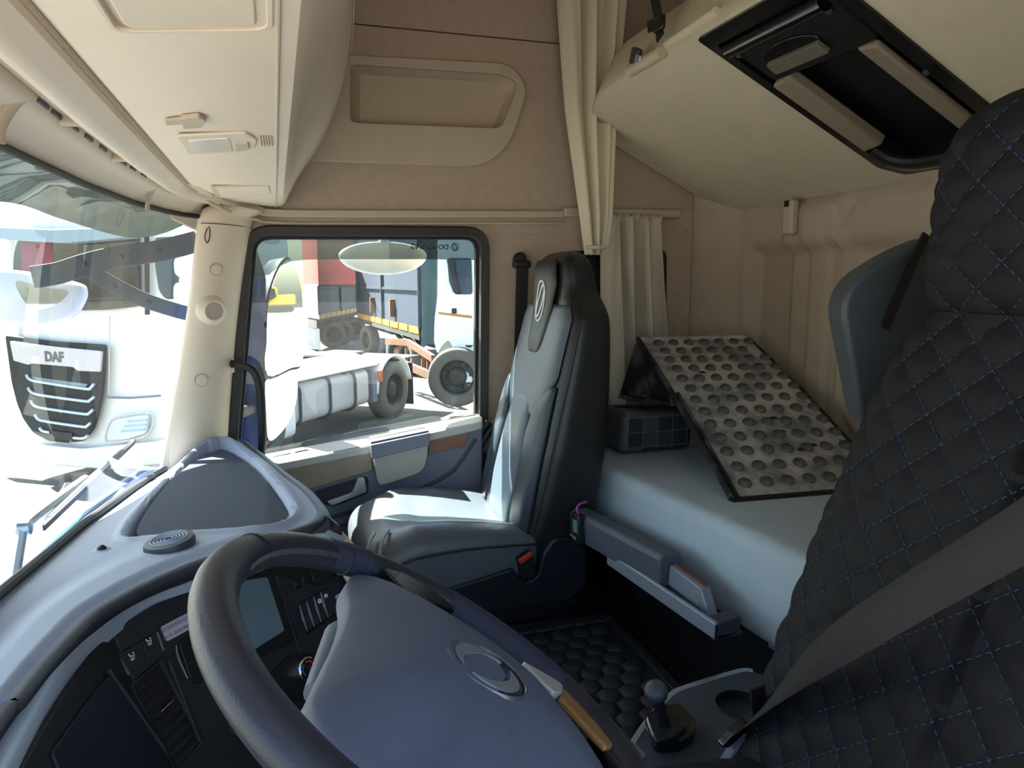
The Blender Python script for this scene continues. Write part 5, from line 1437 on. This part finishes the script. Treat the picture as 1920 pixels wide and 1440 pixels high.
O('red_curtain', fds([(40, 455), (98, 452), (100, 512), (42, 514)], .03, .034), mat('curtain_red', '8a4a55', .8), tr)
O('door_post', fds([(272, 436), (280, 436), (281, 590), (273, 590)], .0, .012), BLACK, tr)
grl = [(14, 628), (110, 640), (202, 646), (199, 700), (195, 740), (188, 775), (178, 805), (160, 826), (135, 830), (95, 826), (68, 812), (48, 785), (36, 755), (26, 715)]
gp = O('grille', fds(grl, .0, .035, .04), mat('grille_black', '1c2022', .7), tr, .01, label='black radiator grille')
O('badge_plate', fds([(23, 639), (110, 650), (195, 658), (192, 697), (150, 695), (141, 688), (62, 681), (58, 684), (30, 676)], .035, .07, .02), mat('badge_silver', 'c9c6ca', .4, metal=.3), gp, .01, label='pale name plate')
O('name', text('DAF', fd(101, 670, .074), WD, (0, 0, 1), .115, bold=.008), mat('name_grey', '5b5d60', .5), gp, smooth=0)
for i, ps in enumerate((((50, 703), (56, 711), (75, 716), (160, 729), (170, 727), (177, 720)), ((53, 727), (59, 735), (78, 741), (158, 752), (168, 751), (177, 744)), ((58, 751), (63, 759), (80, 765), (156, 776), (167, 775), (175, 768)), ((66, 777), (71, 785), (86, 790), (154, 800), (163, 799), (170, 793)), ((75, 802), (80, 808), (94, 811)), ((138, 821), (156, 822), (165, 817)))):
    O('grille_bar', tube(smoothpath([fd(x, y, .05) for x, y in ps], 4), .018, 8), mat('bar_chrome', 'c8d4e0', .3, metal=.3), gp)
O('grille_mesh', fds([(58, 706), (165, 720), (160, 727), (75, 714)], .036, .042), mat('mesh_grey', '8a9296', .7), gp)
O('number_plate', fds([(94, 806), (138, 812), (137, 826), (96, 822)], .04, .06), BLACK, gp)
for sx in (0,):
    hl = O('headlight', fds([(200, 826), (206, 795), (222, 783), (282, 776), (277, 812), (240, 824)], .0, .03, .05), mat('headlight_glass', 'cfd6da', .1, coat=.6), tr, .01)
    O('headlight_rim', tube(smoothpath([fd(x, y, .035) for x, y in [(199, 828), (205, 794), (222, 782), (284, 775), (279, 813), (240, 826)]], 3, True), .012, 6, closed=True), WHITED, hl)
    for k in range(3):
        O('light_strip', tube([fd(240 - k * 6, 790 + k * 9, .034), fd(276 - k * 2, 787 + k * 9, .034)], .014, 6), mat('strip_blue', 'a8c8ea', .3), hl)
O('bumper', fds([(0, 800), (30, 812), (80, 832), (160, 840), (200, 836), (300, 826), (335, 815), (335, 868), (200, 878), (40, 866), (0, 850)], .0, .06, .05), WHITE, tr, .02)
O('panel_joint', tube([fd(206, 592, .005), fd(204, 740, .005)], .008, 6), WHITED, tr)
O('panel_joint', tube([fd(197, 745, .005), fd(245, 746, .005), fd(300, 742, .005)], .014, 6), DOORG, tr)
for ps, lab in ((((325, 482), (357, 480), (357, 505), (352, 519), (335, 521), (325, 512)), 0), (((324, 530), (352, 529), (350, 558), (344, 574), (330, 575), (323, 560)), 1)):
    O('mirror_housing', prism(rpoly([fd(x, y, .30) for x, y in ps], .06), RD * .12), WHITE, tr, .03)
O('mirror_back', prism(rpoly([fd(x, y, .25) for x, y in [(288, 442), (330, 440), (326, 480), (322, 560), (308, 562), (296, 545), (289, 500)]], .05), RD * .1), mat('mirror_dark', '3a4a50', .4), tr, .02)
# chassis, tank, fenders, rear wheel
O('chassis', prism([tp_(.75, .6, .75), tp_(1.75, .6, .75), tp_(1.75, 6.3, .75), tp_(.75, 6.3, .75)], (0, 0, .25)), CHASS, tr)
O('deck', prism([tp_(.1, 2.2, 1.02), tp_(2.4, 2.2, 1.02), tp_(2.4, 6.3, 1.02), tp_(.1, 6.3, 1.02)], (0, 0, .03)), CHASS, tr)
tb0 = (sd_(545, 760) - K).dot(RD); tb1 = (sd_(695, 745) - K).dot(RD)
def tank_ring(b, s=1.0):
    return [tp_(.34 + (a - .34) * s, b, .70 + (z - .70) * s) for a, z in [p.xy for p in rpoly([V((.02, .40, 0)), V((.02, 1.02, 0)), V((.66, 1.02, 0)), V((.66, .40, 0))], .16, 5)]]
O('fuel_tank', loft([tank_ring(tb0, .94), tank_ring(tb0 + .03), tank_ring(tb1 - .03), tank_ring(tb1, .94)]), mat('tank_white', 'b9b3ae', .45, var=.05, vscale=2), tr, smooth=40, label='pale fuel tank')
for f_ in (.10, .45, .78):
    O('tank_strap', sweep(tank_ring(tb0 + (tb1 - tb0) * f_, 1.012), [(-.045, -.008), (.045, -.008), (.045, .008), (-.045, .008)], closed=True, upv=RD), mat('strap_grey', '55585c', .6), tr)
O('side_fairing', prism([tp_(0, tb0 - 1.6, 1.04), tp_(0, tb1 + .3, 1.04), tp_(.55, tb1 + .3, 1.22), tp_(.55, tb0 - 1.6, 1.22)], (0, 0, .05)), WHITE, tr, .02)
O('cab_step', prism([tp_(.02, .25, .35), tp_(.02, 2.1, .35), tp_(.02, 2.1, 1.1), tp_(.02, .25, 1.1)], -WD * .3), WHITE, tr, .03)
wc_ = sd_(742, 731, .0)
wb = (wc_ - K).dot(RD)
wheel(tr, tp_(.16, wb, .52), WD, .52, .34)
wheel(tr, tp_(2.34, wb, .52), -WD, .52, .34)
wheel(tr, tp_(.16, 1.45, .52), WD, .52, .34)
fnd = [tp_(.0, wb + .62 * math.cos(t), .54 + .62 * math.sin(t)) for t in [R(10 + 170 * i / 16) for i in range(17)]]
O('fender', loft([fnd, [p - WD * .6 for p in fnd]], False, False), WHITE, tr, solid=.03)
O('fender_front', prism([tp_(.02, tb1 + .12, .4), tp_(.02, wb - .6, .4), tp_(.02, wb - .62, .95), tp_(.02, tb1 + .12, .95)], -WD * .3), mat('fender_grey', '6f7278', .7), tr, .02)
O('marker_light', box(tp_(-.01, tb1 + .32, .85), (.08, .08, .2)), ORANGE, tr, .01)
O('mud_flap', prism([tp_(.0, wb + .68, .15), tp_(.4, wb + .68, .15), tp_(.4, wb + .66, .95), tp_(.0, wb + .66, .95)], RD * .02), RUBBER, tr)
O('coupling', prism([tp_(.9, wb - .6, 1.05), tp_(1.6, wb - .6, 1.05), tp_(1.6, wb + .5, 1.05), tp_(.9, wb + .5, 1.05)], (0, 0, .12)), CHASS, tr, .04)

def PX(px, D, z):
    p = CAM + ray(px, 531) * D
    return V((p.x, p.y, G + z))

def trailer(name, label, near, far, width_dir, wdt, z0, z1, mats, posts, tarp=None):
    """box trailer: visible side from near to far, body going width_dir"""
    t = thing(name, label, 'trailer', (near + far) / 2)
    up_ = V((0, 0, 1)); nr, fr = V(near), V(far); wv = V(width_dir).normalized() * wdt
    e = (fr - nr).normalized()
    out_ = -V(width_dir).normalized()
    O('body', prism([nr + up_ * z0, fr + up_ * z0, fr + wv + up_ * z0, nr + wv + up_ * z0], up_ * (z1 - z0)), mats[0], t)
    L_ = (fr - nr).length
    for k in range(posts + 1):
        p = nr + e * L_ * k / posts + out_ * .03
        O('post', beam(p + up_ * z0, p + up_ * z1, .10, .06, e), mats[1], t)
    O('cross_rib', beam(nr + out_ * .03 + up_ * (z0 + .95), fr + out_ * .03 + up_ * (z0 + .95), .05, .07), mats[1], t)
    ns = posts * 4
    for k in range(ns):
        a, b = nr + e * L_ * (k + .06) / ns + out_ * .05, nr + e * L_ * (k + .94) / ns + out_ * .05
        O('reflector_strip', beam(a + up_ * (z0 - .06), b + up_ * (z0 - .06), .03, .17), YEL, t)
    O('floor_edge', beam(nr + out_ * .02 + up_ * (z0 - .22), fr + out_ * .02 + up_ * (z0 - .22), .06, .14), CHASS, t)
    O('undercarriage', prism([nr + wv * .2 + up_ * (z0 - .55), fr + wv * .2 + up_ * (z0 - .55), fr + wv * .8 + up_ * (z0 - .55), nr + wv * .8 + up_ * (z0 - .55)], up_ * .4), CHASS, t)
    return t
# red tarpaulin trailer on the left
nr_, fr_ = PX(597, 24.5, 0), PX(668, 31, 0)
wdv = (PX(566, 27, 0) - nr_).normalized()
t1 = trailer('red_trailer', 'trailer with a red tarpaulin top and grey-blue side boards', nr_, fr_, wdv, 2.5, 1.35, 2.35, (TGREY, TBLUE), 2)
O('tarpaulin', prism([nr_ + V((0, 0, 2.35)) - wdv * .04, fr_ + V((0, 0, 2.35)) - wdv * .04, fr_ + wdv * 2.54 + V((0, 0, 2.35)), nr_ + wdv * 2.54 + V((0, 0, 2.35))], (0, 0, 2.6)), TREDT, t1, .05, label='red tarpaulin')
O('end_board', prism([nr_ + V((0, 0, 1.2)), nr_ + wdv * 2.5 + V((0, 0, 1.2)), nr_ + wdv * 2.5 + V((0, 0, 2.4)), nr_ + V((0, 0, 2.4))], (nr_ - fr_).normalized() * .06), mat('end_pale', '8f979c', .7, var=.15, vscale=2), t1)
et = (fr_ - nr_).normalized()
for k in (2.0, 3.4, 6.0):
    wheel(t1, nr_ + et * k + wdv * .2 + V((0, 0, .5)), -wdv, .5, .35, 6)
O('mud_flap', prism([nr_ + wdv * .1 + V((0, 0, .1)), nr_ + wdv * 2.2 + V((0, 0, .1)), nr_ + wdv * 2.2 + V((0, 0, .85)), nr_ + wdv * .1 + V((0, 0, .85))], et * .03), TGREY, t1)
# dark blue trailer on the right with its white tractor
n2, f2 = PX(788, 17.2, 0), PX(671, 25.6, 0)
wd2 = V((.95, .3, 0)).normalized()
t2 = trailer('blue_trailer', 'dark blue drop-side trailer behind the white cab on the right', n2, f2, wd2, 2.5, 1.35, 4.2, (TBLUE, TBLUE), 2)
e2 = (f2 - n2).normalized()
O('end_board', prism([n2 + V((0, 0, .95)), n2 + wd2 * 2.5 + V((0, 0, .95)), n2 + wd2 * 2.5 + V((0, 0, 4.3)), n2 + V((0, 0, 4.3))], -e2 * .08), TBLUE2, t2)
for q in (.33, .66):
    p = n2.lerp(f2, q) - wd2 * .06
    O('latch_bar', beam(p + V((0, 0, 1.5)), p + V((0, 0, 4.1)), .07, .05), mat('latch_blue', '8aa0b4', .5), t2)
    O('latch', box(p + V((0, 0, 1.75)), (.18, .14, .5)), RUST, t2, .02)
for k in (1.6, 3.0, 7.6):
    wheel(t2, n2 + e2 * k + wd2 * .1 + V((0, 0, .5)), -wd2, .5, .35, 6)
# underrun frame
uf = lambda px, py, D: CAM + ray(px, py) * D
O('side_guard', join(beam(uf(725, 640, 16.5), uf(765, 642, 15.5), .08, .14), beam(uf(765, 642, 15.5), uf(812, 672, 14.2), .08, .14), beam(uf(745, 677, 16), uf(812, 706, 14.2), .08, .16), *[beam(uf(x, y0, D), uf(x, y1, D), .06, .06, (1, 0, 0)) for x, y0, y1, D in ((747, 641, 678, 16), (762, 643, 684, 15.6), (793, 660, 696, 14.8), (803, 667, 700, 14.5), (811, 671, 705, 14.2))]), RUST, t2)
# white cab of that combination
D3 = 13.2
t3 = thing('white_cab_truck', 'white truck cab at the right edge of the passenger window', 'truck', PX(860, D3, 0))
c3 = lambda px, py, d=0.0: CAM + ray(px, py) * (D3 + d)
O('cab', prism(rpoly([c3(x, y) for x, y in [(822, 380), (1010, 380), (1010, 745), (893, 742), (850, 690), (852, 660), (842, 636), (828, 648), (820, 665), (814, 640), (815, 600), (820, 560)]], .08), FWD * 2.3), WHITE, t3, .05)
O('window', prism(rpoly([c3(x, y, -.02) for x, y in [(838, 484), (884, 484), (886, 552), (852, 552), (842, 530)]], .06), FWD * .04), GLASSD, t3, .01)
O('mirror', prism(rpoly([c3(x, y, -.12) for x, y in [(836, 484), (852, 484), (856, 520), (864, 548), (848, 548), (844, 515)]], .05), FWD * .08), BLACK, t3, .02)
O('door_handle', prism(rpoly([c3(x, y, -.02) for x, y in [(847, 578), (856, 578), (856, 588), (847, 588)]], .02), FWD * .04), BLACK, t3)
O('stripe', prism([c3(x, y, -.01) for x, y in [(822, 585), (885, 592), (885, 597), (822, 589)]], FWD * .03), YEL, t3)
O('bumper', prism(rpoly([c3(x, y, -.15) for x, y in [(853, 659), (1000, 662), (1000, 735), (897, 729), (876, 722), (862, 708)]], .05), FWD * .5), WHITE, t3, .04)
for y in (647, 680, 717):
    O('step_slot', prism([c3(x, yy, -.17) for x, yy in [(872, y), (888, y), (882, y + 5), (873, y + 3)]], FWD * .03), BLACK, t3)
wheel(t3, c3(858, 706, -.1) * 1.0, -(FWD - V((0, 0, FWD.z))), .54, .36)
# orange boom and distant yellow excavator (behind us, met again in the side mirror)
ob_ = thing('orange_boom', 'orange loader boom standing far beyond the mirror', 'loader', PX(505, 22, 0))
for x0, y0, x1, y1 in ((508, 430, 515, 515), (528, 430, 524, 510), (500, 500, 490, 570), (515, 515, 500, 500), (524, 510, 515, 515)):
    O('boom', beam(CAM + ray(x0, y0) * 22, CAM + ray(x1, y1) * 22, .12, .16), ORANGE, ob_, .02)
O('mast', beam(CAM + ray(494, 560) * 22, V((PX(494, 22, 0).x, PX(494, 22, 0).y, G)), .3, .3, (0, 1, 0)), ORANGE, ob_)
dr = ray(522, 590).normalized()
rf = (dr - MN * 2 * dr.dot(MN)).normalized()
ep = MP + rf * (100 / math.hypot(rf.x, rf.y)); ep.z = G
ex_ = thing('yellow_excavator', 'yellow excavator reflected in the side mirror', 'excavator', ep)
fw_ = V((-rf.x, -rf.y, 0)).normalized(); sdv = V((-fw_.y, fw_.x, 0))
exp_ = lambda a, b, z: ep + sdv * a + fw_ * b + V((0, 0, z))
for s_ in (-1, 1):
    O('track', prism(rpoly([exp_(-1.9, s_ * 1.0 - .3, .05), exp_(1.9, s_ * 1.0 - .3, .05), exp_(2.2, s_ * 1.0 - .3, .5), exp_(1.9, s_ * 1.0 - .3, .9), exp_(-1.9, s_ * 1.0 - .3, .9), exp_(-2.2, s_ * 1.0 - .3, .5)], .25), fw_ * .6), CHASS, ex_, .05)
O('upper_body', prism(rpoly([exp_(-2.2, -1.2, 1.1), exp_(1.2, -1.2, 1.1), exp_(1.2, -1.2, 2.2), exp_(-2.2, -1.2, 2.4)], .2), fw_ * 2.4), EXYEL, ex_, .08)
O('operator_cab', prism(rpoly([exp_(.0, .2, 2.0), exp_(1.6, .2, 1.2), exp_(1.7, .2, 3.2), exp_(.2, .2, 3.3)], .15), fw_ * 1.1), GLASSD, ex_, .08)
O('cab_frame', tube([exp_(0, 1.3, 2.0), exp_(1.65, 1.32, 1.2), exp_(1.75, 1.32, 3.25), exp_(.2, 1.32, 3.35)], .08, 8, closed=True), EXYEL, ex_)
O('boom', tube([exp_(1.0, -.3, 2.0), exp_(2.2, -.3, 4.6), exp_(4.4, -.3, 4.8)], .22, 8), EXYEL, ex_)
O('stick', tube([exp_(4.4, -.3, 4.8), exp_(4.9, -.3, 2.0)], .18, 8), EXYEL, ex_)
O('bucket', prism(rpoly([exp_(4.4, -.9, 1.9), exp_(5.3, -.9, 1.9), exp_(5.2, -.9, .9), exp_(4.5, -.9, .7)], .15), fw_ * 1.2), CHASS, ex_, .04)
